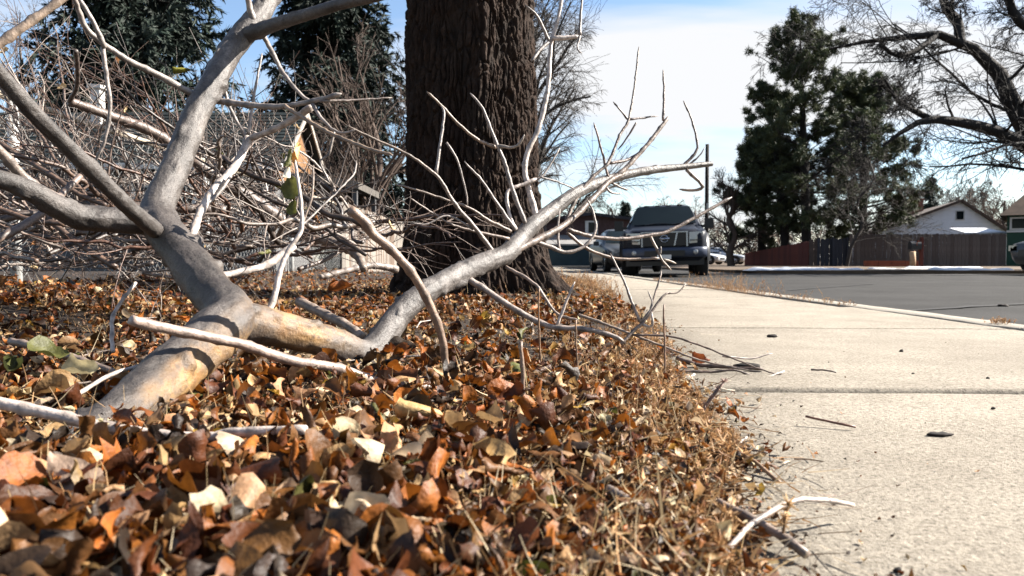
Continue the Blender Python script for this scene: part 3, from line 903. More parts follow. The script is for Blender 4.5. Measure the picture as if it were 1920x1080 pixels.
a = Acc(); a.box((-.3, 6.6, 3.0), (.6, 7.5, 5.0)); a.box((-.37, 6.53, 4.88), (.67, 7.57, 4.98)); a.obj('chimney', M['brick'], ro, smooth=False)
# snow topped lean-to
t = thing('lean_to', 'small lean-to with a white snowy roof behind the plank fence', 'shed')
x0, x1 = XZ(1806, 42), XZ(1884, 42)
a = Acc(); a.box((x0 + .2, 42, 0), (x1, 44, 1.75)); a.obj('wall', M['fence_brown_b'], t, smooth=False)
a = Acc(); a.add([[x0 - .1, 41.8, 1.80], [x1 + .1, 41.8, 1.80], [x1 + .1, 44.1, 2.15], [x0 + .4, 44.1, 2.15], [x0 - .1, 41.8, 1.90], [x1 + .1, 41.8, 1.90], [x1 + .1, 44.1, 2.25], [x0 + .4, 44.1, 2.25]],
                 np.array([[4, 5, 6, 7], [0, 3, 2, 1], [0, 1, 5, 4], [1, 2, 6, 5], [2, 3, 7, 6], [3, 0, 4, 7]]))
a.obj('roof', M['snow'], t, smooth=False)
# green house at the frame edge
M['green_wall'] = mat('green_paint', (0.028, 0.075, 0.05), .8, .15, 2)
t = thing('green_house', 'green house with white framed windows and tan roof behind the parked grey car', 'house', loc=(XZ(1886, 40), 40.0, 0), rz=math.radians(-35))
a = Acc(); a.box((0, 0, 0), (9, 8, 2.75)); a.obj('wall', M['green_wall'], t, smooth=False)
M['tan_roof'] = mat('tan_shingle', (0.12, 0.08, 0.055), .9, .25, 3)
a = Acc()
p = [(-.35, -.4, 2.72), (9.3, -.4, 2.72), (9.3, 4, 6.0), (-.1, 1.2, 4.0), (2.6, 4, 6.0)]
q = [(-.35, 8.4, 2.72), (9.3, 8.4, 2.72)]
a.add(np.array(p + q), [np.array([[0, 1, 2, 4], [6, 5, 4, 2]]), np.array([[0, 4, 5]])]); a.obj('roof', M['tan_roof'], t, smooth=False)
for k in range(3):
    wx = .12 + k * 1.0
    a = Acc(); a.box((wx, -.06, 1.95), (wx + .85, -.004, 2.62)); f = a.obj('window', M['trim_white'], t, smooth=False)
    a = Acc(); a.box((wx + .1, -.085, 2.03), (wx + .75, -.062, 2.54)); a.obj('pane', M['glass_dark'], f, smooth=False)
a = Acc(); a.box((-.02, -.05, 1.82), (9, -.004, 1.93)); a.obj('sill', M['trim_white'], t, smooth=False)

# brick house beyond the parked cars
M['dark_brick'] = mat('dark_brick', (0.085, 0.05, 0.048), .9, .3, 6)
M['pale_roof'] = mat('pale_porch', (0.27, 0.26, 0.25), .8, .15, 2)
M['teal_wall'] = mat('dark_teal_paint', (0.018, 0.04, 0.05), .7, .2, 2)
M['darkroof'] = mat('dark_roof', (0.045, 0.042, 0.05), .85, .2, 3)
D = 46
t, ro = gable_house('brick_house', 'dark brick house with one white framed window behind the parked vehicles', (XZ(1112, D), D + 1.5, 0), 0, 5.6, 8, 3.0, 3.35, M['dark_brick'], M['darkroof'], M['darkroof'], parts=False)
a = Acc(); a.box((-.35, -.06, 2.0), (.45, -.004, 2.85)); f = a.obj('window', M['trim_white'], t, smooth=False)
a = Acc(); a.box((-.15, -.085, 2.1), (.38, -.062, 2.75)); a.obj('pane', M['glass_dark'], f, smooth=False)
a = Acc(); a.add([[-3, -1.5, 1.35], [3, -1.5, 1.35], [3, -.004, 1.95], [-3, -.004, 1.95], [-3, -1.5, 1.25], [3, -1.5, 1.25], [3, -.004, 1.25], [-3, -.004, 1.25]],
                 np.array([[0, 1, 2, 3], [4, 7, 6, 5], [0, 4, 5, 1], [1, 5, 6, 2], [3, 7, 4, 0]])); a.obj('porch_roof', M['pale_roof'], t, smooth=False)
a = Acc(); a.box((-2.9, -1.4, 0), (2.9, -.01, 1.24)); a.obj('garage_front', M['teal_wall'], t, smooth=False)

# utility pole
t = thing('utility_pole', 'tall dark wooden utility pole behind the parked truck', 'pole', loc=(XZ(1324, 30), 30, 0))
a = Acc(); a.add(*tubes(np.array([[0, 0, -.1], [0, 0, 2.5], [0, 0, 4.95]]), np.array([.085, .08, .07]), 12, cap=True)); a.obj('shaft', M['dark_limb'], t)
a = Acc(); a.box((-.03, -.14, 2.2), (.03, -.081, 2.6)); a.obj('meter_box', M['galv'], t, smooth=False)

# mailbox
t = thing('mailbox', 'black mailbox on a dark wooden post at the far kerb', 'mailbox', loc=(XZ(1722, 34), 34, 0))
a = Acc(); a.box((.06, -.06, 0), (.19, .07, 1.38)); a.obj('post', M['fence_red_b'], t, smooth=False)
a = Acc()
n = 12; ar = [(math.cos(x) * .17, math.sin(x) * .17) for x in np.linspace(0, math.pi, n)]
pr = [(-.17, -.2)] + [(-c, s) for c, s in ar] + [(.17, -.2)]
pr = np.array(pr)
v0 = np.c_[np.full(len(pr), -.42), pr[:, 0], pr[:, 1] + 1.02]; v1 = v0.copy(); v1[:, 0] = .04
m_ = len(pr); i = np.arange(m_)
a.add(np.concatenate([v0, v1]), [np.stack([i, (i + 1) % m_, (i + 1) % m_ + m_, i + m_], -1), np.array([list(range(m_))]), np.array([list(range(2 * m_ - 1, m_ - 1, -1))])])
b = a.obj('box', M['paint_black'], t, smooth=False)
a = Acc(); a.box((-.2, -.185, 1.0), (-.17, -.172, 1.22)); a.box((-.2, -.185, 1.16), (-.08, -.172, 1.22)); a.obj('flag', M['red_timber'], b, smooth=False)
a = Acc(); a.box((-.02, -.03, .70), (.058, .03, .80)); a.obj('bracket', M['fence_red_b'], t, smooth=False)
M['pale_log'] = mat('peeled_log', (.50, .33, .2), .8, .25, 8)
t = thing('log_stump', 'short pale peeled log standing under the black mailbox', 'log', loc=(XZ(1722, 33.6) - .28, 33.6, 0))
a = Acc(); a.add(*tubes(np.array([[0, 0, -.03], [0.02, 0, .35], [-.01, 0, .72]]), np.array([.13, .12, .13]), 14, cap=True, lump=.08)); a.obj('log', M['pale_log'], t)

# ------------------------------------------------------------------ vehicles
def loft_body(st):
    secs = []
    for (l, hl, zl, hb, zb, hr, zr) in st:
        pts = [(0, zl), (hl * .85, zl), (hl, zl + .10), (hb * 1.005, (zl + .1 + zb) / 2), (hb, zb - .06), (hb * .985, zb),
               ((hb * .97 + hr) / 2 + .015, (zb + zr) / 2), (hr + .01, zr - .07), (hr * .9, zr - .015), (hr * .5, zr), (0, zr)]
        full = pts + [(-x, z) for x, z in pts[-2:0:-1]]
        secs.append([(x, l, z) for x, z in full])
    S = np.array(secs); n, m, _ = S.shape
    i = np.arange(n - 1)[:, None] * m; j = np.arange(m)[None]; j2 = (j + 1) % m
    F = np.stack([i + j, i + m + j, i + m + j2, i + j2], -1).reshape(-1, 4)
    return S.reshape(-1, 3), [F, np.array([list(range(m))]), np.array([list(range(n * m - 1, (n - 1) * m - 1, -1))])]

def wheel(parent, x, y, r, w, dark=True, side=1):
    a = Acc()
    n = 28; th = np.linspace(0, 2 * math.pi, n, endpoint=False)
    prof = [(-w / 2, r * .62), (-w / 2, r * .9), (-w / 2 + .03, r), (w / 2 - .03, r), (w / 2, r * .9), (w / 2, r * .62), (0, r * .55)]
    V = np.array([[px, math.cos(t) * pr, math.sin(t) * pr] for px, pr in prof for t in th])
    k = len(prof); i = np.arange(k)[:, None] * n; i2 = (np.arange(k)[:, None] + 1) % k * n; j = np.arange(n)[None]; j2 = (j + 1) % n
    a.add(V, np.stack([i + j, i + j2, i2 + j2, i2 + j], -1).reshape(-1, 4))
    e = thing('wheel', None, None); e.parent = parent; e.location = (x, y, r)
    a.obj('tyre', M['rubber'], e)
    b = Acc(); s = side
    ring = np.array([[s * (w / 2 - .05), math.cos(t) * r * .62, math.sin(t) * r * .62] for t in th] + [[s * (w / 2 - .02), math.cos(t) * r * .56, math.sin(t) * r * .56] for t in th])
    jj = np.arange(n); j2 = (jj + 1) % n
    b.add(ring, np.stack([jj, j2, j2 + n, jj + n], -1))
    for q in range(6):
        t0 = q * math.pi / 3
        c, s2 = math.cos(t0), math.sin(t0)
        pts = []
        for rad, hw in ((.05, .05), (r * .58, .035)):
            for sg in (-1, 1):
                pts.append([s * (w / 2 - .02), c * rad - s2 * hw * sg, s2 * rad + c * hw * sg])
        back = [[p[0] - s * .05, p[1], p[2]] for p in pts]
        b.add(np.array(pts + back), np.array([[0, 1, 3, 2], [4, 6, 7, 5], [0, 2, 6, 4], [1, 5, 7, 3], [2, 3, 7, 6]]))
    b.add(np.array([[s * (w / 2 - .06), 0, 0]] + [[s * (w / 2 - .06), math.cos(t) * r * .6, math.sin(t) * r * .6] for t in th]), np.array([[0, 1 + q, 1 + (q + 1) % n] for q in range(n)]))
    b.obj('rim', M['chrome'] if not dark else M['rim_dark'], e)
    return e
M['rim_dark'] = mat('grey_alloy', (.22, .22, .23), .35, .1, 4, metal=.8)

def panel(st, l0, l1, frac_lo, frac_hi, side, out=.008, nu=8):
    """side window strip between stations l0..l1: between belt and roof"""
    ls = np.array([s[0] for s in st])
    def at(l, c): return np.interp(l, ls, [s[c] for s in st])
    us = np.linspace(l0, l1, nu)
    lo, hi = [], []
    for l in us:
        hb, zb, hr, zr = at(l, 3), at(l, 4), at(l, 5), at(l, 6)
        def pt(f):
            x0, z0 = hb * .985, zb; xm, zm = (hb * .97 + hr) / 2 + .015, (zb + zr) / 2; x1, z1 = hr + .01, zr - .07
            if f < .5: g = f / .5; return x0 + (xm - x0) * g, z0 + (zm - z0) * g
            g = (f - .5) / .5; return xm + (x1 - xm) * g, zm + (z1 - zm) * g
        a_, b_ = pt(frac_lo), pt(frac_hi)
        lo.append((side * (a_[0] + out), l, a_[1])); hi.append((side * (b_[0] + out), l, b_[1]))
    V = np.array(lo + hi); i = np.arange(nu - 1)
    return V, np.stack([i, i + 1, i + 1 + nu, i + nu], -1)

def suv():
    D = 17.8
    t = thing('parked_truck', 'dark blue pickup truck facing the camera at the kerb with a chrome grille', 'truck',
              loc=(XZ(1247, D), D, ROAD_Z), rz=math.radians(11))
    M['truck_paint'] = mat('dark_blue_metallic', (0.010, 0.013, 0.022), .5, .06, 3, spec=.14, metal=.0, coat=.03)
    M['truck_hood'] = M['truck_paint']
    st = [(0.00, .80, .48, .84, .92, .74, .99), (0.08, .92, .36, .93, .98, .80, 1.06), (0.35, .97, .34, .98, 1.02, .84, 1.10), (1.25, .98, .34, .985, 1.10, .84, 1.18), (1.42, .98, .34, .985, 1.12, .82, 1.21),
          (2.05, .98, .34, .98, 1.14, .69, 1.70), (2.3, .98, .34, .98, 1.14, .68, 1.755), (3.2, .98, .34, .98, 1.14, .67, 1.76), (4.0, .97, .34, .98, 1.14, .66, 1.72), (4.25, .97, .36, .98, 1.14, .72, 1.2), (5.3, .96, .4, .96, 1.12, .86, 1.15)]
    a = Acc(); a.add(*loft_body(st)); a.obj('body', M['truck_paint'], t)
    # windshield
    w = Acc()
    rows = []
    for l, hw, z in ((1.46, .80, 1.235), (1.75, .75, 1.465), (2.03, .665, 1.685)):
        rows.append([(x * hw, l - .03 + .05 * x * x, z) for x in np.linspace(-1, 1, 9)])
    V = np.array(rows).reshape(-1, 3); i = (np.arange(2)[:, None] * 9 + np.arange(8)[None]).ravel()
    w.add(V + [0, -.012, .012], np.stack([i, i + 1, i + 10, i + 9], -1)); ws = w.obj('windshield', M['glass_dark'], t)
    for s in (-1, 1):
        v, f = panel(st, 1.75, 4.0, .12, .9, s); g = Acc(); g.add(v, f); g.obj('side_window', M['glass_dark'], t)
    v = np.array([[(-.25 + .02) , 0, 0]])
    wp = Acc()
    for x in (-.45, .2): wp.add(*tubes(np.array([[x, 1.40, 1.235], [x + .3, 1.45, 1.27], [x + .55, 1.43, 1.255]]), np.full(3, .012), 5))
    wp.obj('wiper', M['paint_black'], ws)
    # front: grille with v-shaped chrome bars
    g = Acc(); g.box((-.50, -.055, .70), (.50, .05, 1.0)); gr = g.obj('grille', M['paint_black'], t, smooth=False)
    for s in (-1, 1):
        b = Acc(); b.add([[s * .21, -.08, .70], [s * .245, -.08, .70], [s * .31, -.08, .985], [s * .275, -.08, .985], [s * .21, -.05, .70], [s * .245, -.05, .70], [s * .31, -.05, .985], [s * .275, -.05, .985]],
                         np.array([[0, 1, 2, 3], [4, 5, 6, 7], [0, 1, 5, 4], [1, 2, 6, 5], [2, 3, 7, 6], [3, 0, 4, 7]])); b.obj('chrome_bar', M['chrome'], gr, smooth=False)
        b = Acc(); b.box((s * .515 - .018, -.075, .68), (s * .515 + .018, -.03, .985)); b.obj('chrome_bar', M['chrome'], gr, smooth=False)
    b = Acc(); b.box((-.54, -.07, .987), (.54, -.02, 1.012)); b.obj('chrome_bar', M['chrome'], gr, smooth=False)
    # emblem: ring with a cross bar
    e = Acc(); th = np.linspace(0, 2 * math.pi, 25)
    p = np.stack([np.cos(th) * .085, np.full(25, -.078), .855 + np.sin(th) * .075], -1)
    e.add(*tubes(p, np.full(25, .013), 6)); e.box((-.115, -.092, .833), (.115, -.07, .877)); e.obj('emblem', M['chrome'], gr)
    # headlights
    M['lamp'] = mat('headlamp_lens', (.36, .36, .35), .12, .08, 6, spec=.6, coat=1)
    for s in (-1, 1):
        h = Acc()
        pts = [(.56, -.06, .74), (.90, .05, .76), (.955, .26, .80), (.955, .28, 1.0), (.88, .04, 1.0), (.57, -.05, .99)]
        fr = np.array([(s * x, y, z) for x, y, z in pts]); bk = fr + [0, .12, 0]; bk[:, 0] -= s * .04
        q = np.arange(6)
        h.add(np.concatenate([fr, bk]), [np.array([[0, 1, 4, 5], [1, 2, 3, 4]]), np.stack([q, (q + 1) % 6, (q + 1) % 6 + 6, q + 6], -1)])
        ho = h.obj('headlight', M['lamp'], t, smooth=False)
        b = Acc(); b.box((s * .60 - .02 if s > 0 else -.86, -.075, .80), (.86 if s > 0 else -.60 + .02, -.045, .82)); b.obj('trim', M['paint_black'], ho, smooth=False)
    # bumper
    M['steel'] = mat('painted_bumper', (.03, .038, .062), .4, .08, 4, metal=.15)
    b = Acc()
    sec = [(.44, 0.0), (.44, -.1), (.50, -.14), (.62, -.14), (.66, -.1), (.66, 0.0)]
    xs_ = np.linspace(-1, 1, 15)
    V = np.array([[x * .97, y + .16 * x ** 4, z] for x in xs_ for z, y in sec]); k = len(sec)
    i = (np.arange(14)[:, None] * k + np.arange(k - 1)[None]).ravel()
    b.add(V, [np.stack([i, i + 1, i + k + 1, i + k], -1), np.array([list(range(k))]), np.array([list(range(14 * k, 15 * k))])]); bm = b.obj('bumper', M['steel'], t)
    b = Acc(); b.box((-.46, -.165, .47), (.46, -.142, .59)); b.obj('air_intake', M['paint_black'], bm, smooth=False)
    b = Acc(); b.box((-.17, -.175, .40), (.15, -.145, .50)); b.obj('licence_plate', M['trim_white'], bm, smooth=False)
    for s in (-1, 1):
        b = Acc(); b.add(*tubes(np.array([[s * .70, -.12, .55], [s * .70, -.06, .55]]), np.array([.055, .055]), 14, cap=True)); b.obj('fog_lamp', M['lamp'], bm)
    b = Acc(); b.box((-.9, .1, .26), (.9, .5, .42)); b.obj('skid_plate', M['paint_black'], t, smooth=False)
    # mirrors
    for s in (-1, 1):
        b = Acc(); b.box((s * 1.12 - .11, 1.52, 1.12), (s * 1.12 + .11, 1.62, 1.36)); b.box((min(s * .9, s * 1.06), 1.56, 1.15), (max(s * .9, s * 1.06), 1.6, 1.21)); b.obj('mirror', M['paint_black'], t, smooth=False)
    # arch flares
    for s in (-1, 1):
        for wy in (.92, 4.25):
            th = np.linspace(-.1, math.pi + .1, 16)
            V = np.array([[s * xx, wy - math.cos(q) * rr, .40 + math.sin(q) * rr] for xx, rr in ((.90, .47), (1.05, .47), (1.06, .58), (.985, .62)) for q in th]); n = 16
            i = (np.arange(3)[:, None] * n + np.arange(n - 1)[None]).ravel()
            b = Acc(); b.add(V, np.stack([i, i + 1, i + n + 1, i + n], -1)); b.obj('wheel_arch', M['paint_black'], t)
            wheel(t, s * .87, wy, .43, .32, True, s)
    for s in (-1, 1):
        if s > 0:
            for x in (-.42, -.14, .14, .42):
                b = Acc(); b.box((x - .06, 2.12, 1.70), (x + .06, 2.22, 1.745)); b.obj('cab_light', M['paint_black'], t, smooth=False)
        b = Acc(); b.box((min(s * .99, s * .985), 1.6, .5), (max(s * .99, s * .985) + .004, 1.62, 1.1)); b.obj('door_gap', M['paint_black'], t, smooth=False)
    t.rotation_euler = (0, math.radians(-1.5), math.radians(-11)); t.scale = (1.02, 1.0, 1.07)
suv()

SEDAN = [(0.0, .66, .36, .70, .58, .62, .64), (.12, .80, .24, .83, .64, .70, .72), (.5, .86, .2, .87, .72, .76, .80), (1.25, .88, .2, .89, .82, .76, .90), (2.0, .88, .2, .89, .86, .58, 1.36), (2.6, .88, .2, .89, .88, .56, 1.44),
         (3.2, .88, .2, .89, .89, .55, 1.40), (3.9, .88, .22, .88, .9, .62, 1.02), (4.4, .84, .26, .85, .9, .70, .96), (4.6, .74, .34, .78, .82, .66, .88)]
def sedan(name, label, loc, rz, paint, group=None, scale=1.0):
    t = thing(name, label, 'car', group, loc, rz)
    a = Acc(); a.add(*loft_body(SEDAN)); a.obj('body', paint, t)
    w = Acc(); rows = [[(x * hw, l - .02 + .06 * x * x, z + .012) for x in np.linspace(-1, 1, 7)] for l, hw, z in ((1.3, .74, .925), (1.65, .66, 1.15), (1.98, .56, 1.35))]
    i = (np.arange(2)[:, None] * 7 + np.arange(6)[None]).ravel()
    w.add(np.array(rows).reshape(-1, 3), np.stack([i, i + 1, i + 8, i + 7], -1)); w.obj('windshield', M['glass_dark'], t)
    w = Acc(); rows = [[(x * hw, l + .02, z + .012) for x in np.linspace(-1, 1, 7)] for l, hw, z in ((3.25, .53, 1.375), (3.85, .6, 1.06))]
    i = np.arange(6); w.add(np.array(rows).reshape(-1, 3), np.stack([i, i + 1, i + 8, i + 7], -1)); w.obj('rear_window', M['glass_dark'], t)
    for s in (-1, 1):
        v, f = panel(SEDAN, 1.75, 3.5, .1, .92, s); g = Acc(); g.add(v, f); g.obj('side_window', M['glass_dark'], t)
        h = Acc(); h.box((s * .62 - .14, -.0, .52), (s * .62 + .14, .12, .64)); h.obj('headlight', M['lamp'], t, smooth=False)
        b = Acc(); b.box((s * .98 - .09, 1.75, .86), (s * .98 + .09, 1.85, 1.0)); b.obj('mirror', paint, t, smooth=False)
        for wy in (.64, 3.65):
            th = np.linspace(0, math.pi, 14)
            V = np.array([[s * xx, wy - math.cos(q) * rr, .32 + math.sin(q) * rr] for xx, rr in ((.80, .35), (.90, .35), (.90, .40), (.86, .42)) for q in th]); n = 14
            i = (np.arange(3)[:, None] * n + np.arange(n - 1)[None]).ravel()
            b = Acc(); b.add(V, np.stack([i, i + 1, i + n + 1, i + n], -1)); b.obj('wheel_arch', M['paint_black'], t)
            wheel(t, s * .80, wy, .33, .21, False, s)
    b = Acc(); b.box((-.4, -.03, .40), (.4, .05, .54)); b.obj('grille', M['paint_black'], t, smooth=False)
    t.scale = (scale,) * 3
    return t
M['grey_paint'] = mat('dark_grey_car_paint', (.05, .053, .056), .45, .05, 3, coat=.05)
M['silver'] = mat('silver_paint', (.34, .35, .37), .25, .05, 3, metal=.5, coat=.6)
M['white_paint'] = mat('white_car_paint', (.62, .64, .68), .3, .05, 3, coat=.6)
sedan('parked_car', 'grey car tucked in behind the dark pickup truck at the kerb', (XZ(1188, 26.5), 26.0, ROAD_Z), math.radians(2), M['grey_paint'], scale=1.12)
sedan('parked_car', 'grey car at the edge of the picture with just its front end showing', (XZ(1904, 19.6) + 1.12, 20.6, ROAD_Z), math.radians(-90), M['grey_paint'], scale=1.3)
sedan('parked_car', 'small pale car far off between the pickup truck and the bare tree trunk', (XZ(1354, 58), 58, .02), math.radians(50), M['white_paint'])
sedan('parked_car', 'small silver car far off just left of the red fence', (XZ(1398, 60), 60, .02), math.radians(60), M['silver'])

# ------------------------------------------------------------------ trees
def bare_tree(label, base, H, r0, seed, m, K=(7, 7, 7), lean=(0, 0), ang=(.75, .8, .8), lenr=(.62, .6, .55), fork=.3, droop=(0.0, .01, .03), up=.12, name='bare_tree', trunk_pts=None, group=None, split=True, n4=0, rmin=.0, wig=.12, rr=(.5, .55, .6)):
    rng = np.random.default_rng(seed)
    t = thing(name, label, 'tree', group, loc=tuple(base))
    if trunk_pts is None:
        pts = [np.array([0, 0, -.2])]
        for k in range(1, 6):
            pts.append(np.array([lean[0] * k / 5 * H + rng.normal() * .02 * H, lean[1] * k / 5 * H + rng.normal() * .02 * H, H * .62 * k / 5]))
        Ps, Rs = resample(pts, np.linspace(r0, r0 * .35, 6), 12)
        Ps, Rs = Ps[None], Rs[None]
    else:
        Ps = np.array([resample(p, r, 12)[0] for p, r in trunk_pts]) - np.array(base)
        Rs = np.array([resample(p, r, 12)[1] for p, r in trunk_pts])
    a = Acc(); a.add(*tubes(Ps, Rs, 10, lump=.04)); a.obj('trunk', m, t)
    c = Acc()
    Pp, Rp = Ps, Rs
    for lv, k in enumerate(K):
        Pp, Rp = grow(rng, Pp, Rp, k, ang[min(lv, len(ang) - 1)], lenr[min(lv, len(lenr) - 1)], rr[min(lv, len(rr) - 1)], n=7 if lv == 0 else 5, droop=droop[min(lv, len(droop) - 1)], wig=wig, tmin=fork if lv == 0 else .25, up=up if lv < 2 else 0.0)
        Rp = np.maximum(Rp, rmin)
        c.add(*tubes(Pp, Rp, 6 if lv == 0 else (4 if lv == 1 else 3)))
    c.obj('crown', m, t)
    return t

# tree behind the big trunk with drooping fine twigs
b = np.array([XZ(985, 24), 24.0, 0])
bare_tree('tall fine-twigged bare tree showing past the sunny side of the huge trunk', b, 12.5, .28, 21, M['bare'], K=(34, 15, 16), lean=(.03, 0), ang=(.75, .7, .8), lenr=(.60, .5, .55), fork=.10, droop=(.0, .06, .18), rmin=.005, rr=(.42, .4, .5))
# brown twiggy trees left of the trunk
bare_tree('brown bare tree with dense upright twigs just left of the huge trunk', np.array([XZ(720, 18), 18.0, 0]), 6.6, .13, 22, M['bare_brown'], K=(14, 10, 9), lean=(-.06, 0), ang=(.5, .6, .7), lenr=(.75, .5, .5), fork=.08, droop=(-.04, .01, .03), rmin=.004)
bare_tree('shorter brown bare tree behind the grey plank fence', np.array([XZ(640, 20), 20.0, 0]), 5.2, .11, 23, M['bare_brown'], K=(14, 10, 8), ang=(.5, .6, .7), lenr=(.75, .5, .5), fork=.08, droop=(-.03, .0, .03), rmin=.004)
for k, (px, lab) in enumerate(((40, 'slender pale bare tree at the left edge beyond the brush pile'), (112, 'slender pale bare tree next to the dark spruce, beyond the brush pile'))):
    bare_tree(lab, np.array([XZ(px, 30), 30.0, 0]), 14, .12, 31 + k, M['bare_pale'], K=(16, 8, 6), ang=(.5, .6, .7), lenr=(.35, .5, .5), fork=.25, up=.2, rmin=.005)
# hanging / reaching tree across the street, trunk outside the frame
d = 23.5
base = np.array([XZ(2030, d), d, 0])
def pp(l, dd=d): return [P(x, y, dd) for x, y in l]
def rp(l, dd=d): return [x / F_PX * dd for x in l]
tp = [([np.array([base[0], d, -.2]), P(2029, 440, d), P(1999, 370, d), P(1964, 310, d), P(1929, 255, d), P(1894, 185, d), P(1859, 115, d), P(1805, 82, d), P(1745, 62, d), P(1680, 72, d), P(1610, 80, d), P(1555, 92, d)], rp([23, 21, 20, 19, 17.5, 15.5, 12, 9, 7, 5, 3.5, 2])),
      ([P(1999, 370, d), P(1949, 300, d - .4), P(1894, 256, d - .8), P(1820, 233, d - 1), P(1770, 226, d - 1.2), P(1735, 224, d - 1.3), P(1690, 248, d - 1.5), P(1655, 274, d - 1.6)], rp([15, 13, 11, 9, 8, 6, 4, 2])),
      ([P(1800, 80, d), P(1795, 40, d + .3), P(1772, 10, d + .6), P(1760, -60, d + 1)], rp([10, 9, 8, 6])),
      ([P(2004, 200, d + 1), P(1969, 80, d + 1), P(1919, 48, d + 1), P(1894, 10, d + 1), P(1882, -60, d + 1)], rp([12, 10, 9, 8, 7])),
      ([P(2014, 420, d), P(2012, 300, d + .6), P(2004, 200, d + 1), P(2009, 60, d + 1.3), P(1994, -120, d + 2)], rp([16, 16, 15, 12, 9])),
      ([P(1750, 226, d - 1.2), P(1715, 208, d - 1.2), P(1685, 190, d - 1.4), P(1660, 150, d - 1.6)], rp([6, 5, 4, 2])),
      ([P(1760, 64, d), P(1715, 96, d - .4), P(1680, 104, d - .6), P(1650, 82, d - .8)], rp([6, 5, 4, 3]))]
bare_tree('spreading dark bare tree whose heavy limbs reach in over the street', base, 12, .5, 41, M['dark_limb'], K=(20, 12, 11), ang=(.8, .8, .8), lenr=(.40, .5, .5), fork=.15, droop=(.03, .08, .12), up=.03, trunk_pts=tp, rmin=.006, rr=(.20, .45, .5), wig=.16)

# distant bare trees
far_list = [(1085, 62, 8.5, 51, 'bare'), (1150, 75, 9, 52, 'bare'), (1205, 85, 9.5, 53, 'bare'), (1255, 70, 8.2, 54, 'bare_pale'), (1300, 80, 9, 55, 'bare_brown')]
labs = ['far bare tree above the brick house beside the huge trunk', 'far bare tree over the gap between the brick house and the truck', 'far bare tree rising straight above the cab of the truck', 'far pale bare tree above the front of the truck roof', 'far brown bare tree just left of the utility pole']
for (px, d, H, sd, m), lab in zip(far_list, labs):
    bare_tree(lab, np.array([XZ(px, d), d, 0]), H, .22, sd, M[m], K=(12, 8, 6), fork=.25, rmin=.012)
bare_tree('bare tree with a stout forked trunk between the utility pole and the pines', np.array([XZ(1372, 44), 44, 0]), 7.2, .24, 60, M['bare_brown'], K=(16, 10, 9), ang=(.7, .7, .8), fork=.18, rmin=.008, rr=(.4, .45, .5))
bare_tree('dense twiggy brown tree in front of the darker pine', np.array([XZ(1586, 37.2), 37.2, 0]), 8.6, .10, 61, M['bare'], K=(26, 13, 9), lean=(.16, 0), ang=(.8, .75, .8), lenr=(.62, .5, .5), fork=.22, rmin=.006, up=.03, rr=(.28, .45, .5))
for (px, d, H, sd, m, lab) in [(1700, 66, 8.5, 62, 'bare_brown', 'far bare tree right of the dark pines'), (1752, 72, 10, 63, 'bare', 'far bare tree above the brick chimney'), (1800, 68, 9.5, 64, 'bare', 'far bare tree above the white gable peak'),
                               (1845, 60, 8.0, 65, 'bare_brown', 'brown bare tree behind the right slope of the white gable'), (1880, 58, 8.0, 66, 'bare_brown', 'brown bare tree between the white house and the green house'), (1862, 54, 5.2, 67, 'bare_brown', 'low brown bushy tree beside the snowy lean-to')]:
    bare_tree(lab, np.array([XZ(px, d), d, 0]), H, .18, sd, M[m], K=(18, 11, 10), fork=.12, rmin=.012, rr=(.4, .45, .5))

def spruce(label, base, H, Rm, seed, h0=1.2, nb=230, K=26):
    rng = np.random.default_rng(seed)
    t = thing('spruce_tree', label, 'tree', loc=tuple(base))
    a = Acc(); p, r = resample([(0, 0, -.2), (0, 0, H * .5), (0, 0, H)], [.32, .2, .02], 16); a.add(*tubes(p, r, 10)); a.obj('trunk', M['dark_limb'], t)
    h = h0 + (H - h0) * np.sort(rng.random(nb)) ** 1.15
    h = h + .25 * np.sin(h * 7)
    L = Rm * np.clip(1 - (h - h0) / (H - h0), .04, 1) ** .75 * rng.uniform(.7, 1.15, nb)
    az = rng.random(nb) * 2 * math.pi
    n = 9; u = np.linspace(0, 1, n)
    drop = rng.uniform(.18, .42, nb)
    rad = L[:, None] * u[None]
    z = h[:, None] + L[:, None] * (-drop[:, None] * 1.6 * u[None] + (drop[:, None] * 1.5) * u[None] ** 2.6)
    Pn = np.stack([np.cos(az)[:, None] * rad, np.sin(az)[:, None] * rad, z], -1)
    R = (.035 * (1 - .8 * u))[None] * np.ones((nb, 1))
    b = Acc(); b.add(*tubes(Pn, R, 4)); b.obj('limb', M['dark_limb'], t)
    P1, R1 = grow(rng, Pn, R, 15, 1.0, .30, .4, n=4, droop=.16, wig=.05, tmin=.12, taper_len=.4, minlen=.25)
    c = Acc()
    allP = np.concatenate([Pn[:, ::3][:, :3], P1[:, :3]]) if False else P1
    # needle sprays: short dark blades crowded along every branchlet
    idx = np.repeat(np.arange(len(allP)), K)
    tt = rng.random(len(idx)) * (allP.shape[1] - 1.001); k = tt.astype(int); f = (tt - k)[:, None]
    base_ = allP[idx, k] * (1 - f) + allP[idx, k + 1] * f
    dirs = (allP[idx, k + 1] - allP[idx, k]); dirs /= np.maximum(np.linalg.norm(dirs, axis=1, keepdims=True), 1e-6)
    dirs = dirs + rand_unit(len(idx), rng) * .8 + np.array([0, 0, -.35])
    V, F = strips(rng, base_, dirs, rng.uniform(.14, .3, len(idx)), rng.uniform(.022, .042, len(idx)), .05, n=2)
    col = np.repeat(rng.uniform(.6, 1.5, len(allP))[idx], 4)[:, None] * np.ones((1, 3))
    c.add(V, F, col); c.obj('crown', M['spruce'], t, color=True)
spruce('huge dark spruce with drooping boughs behind the upright pale limb', np.array([XZ(262, 23), 23, 0]), 15, 3.9, 71, 1.0, 340)
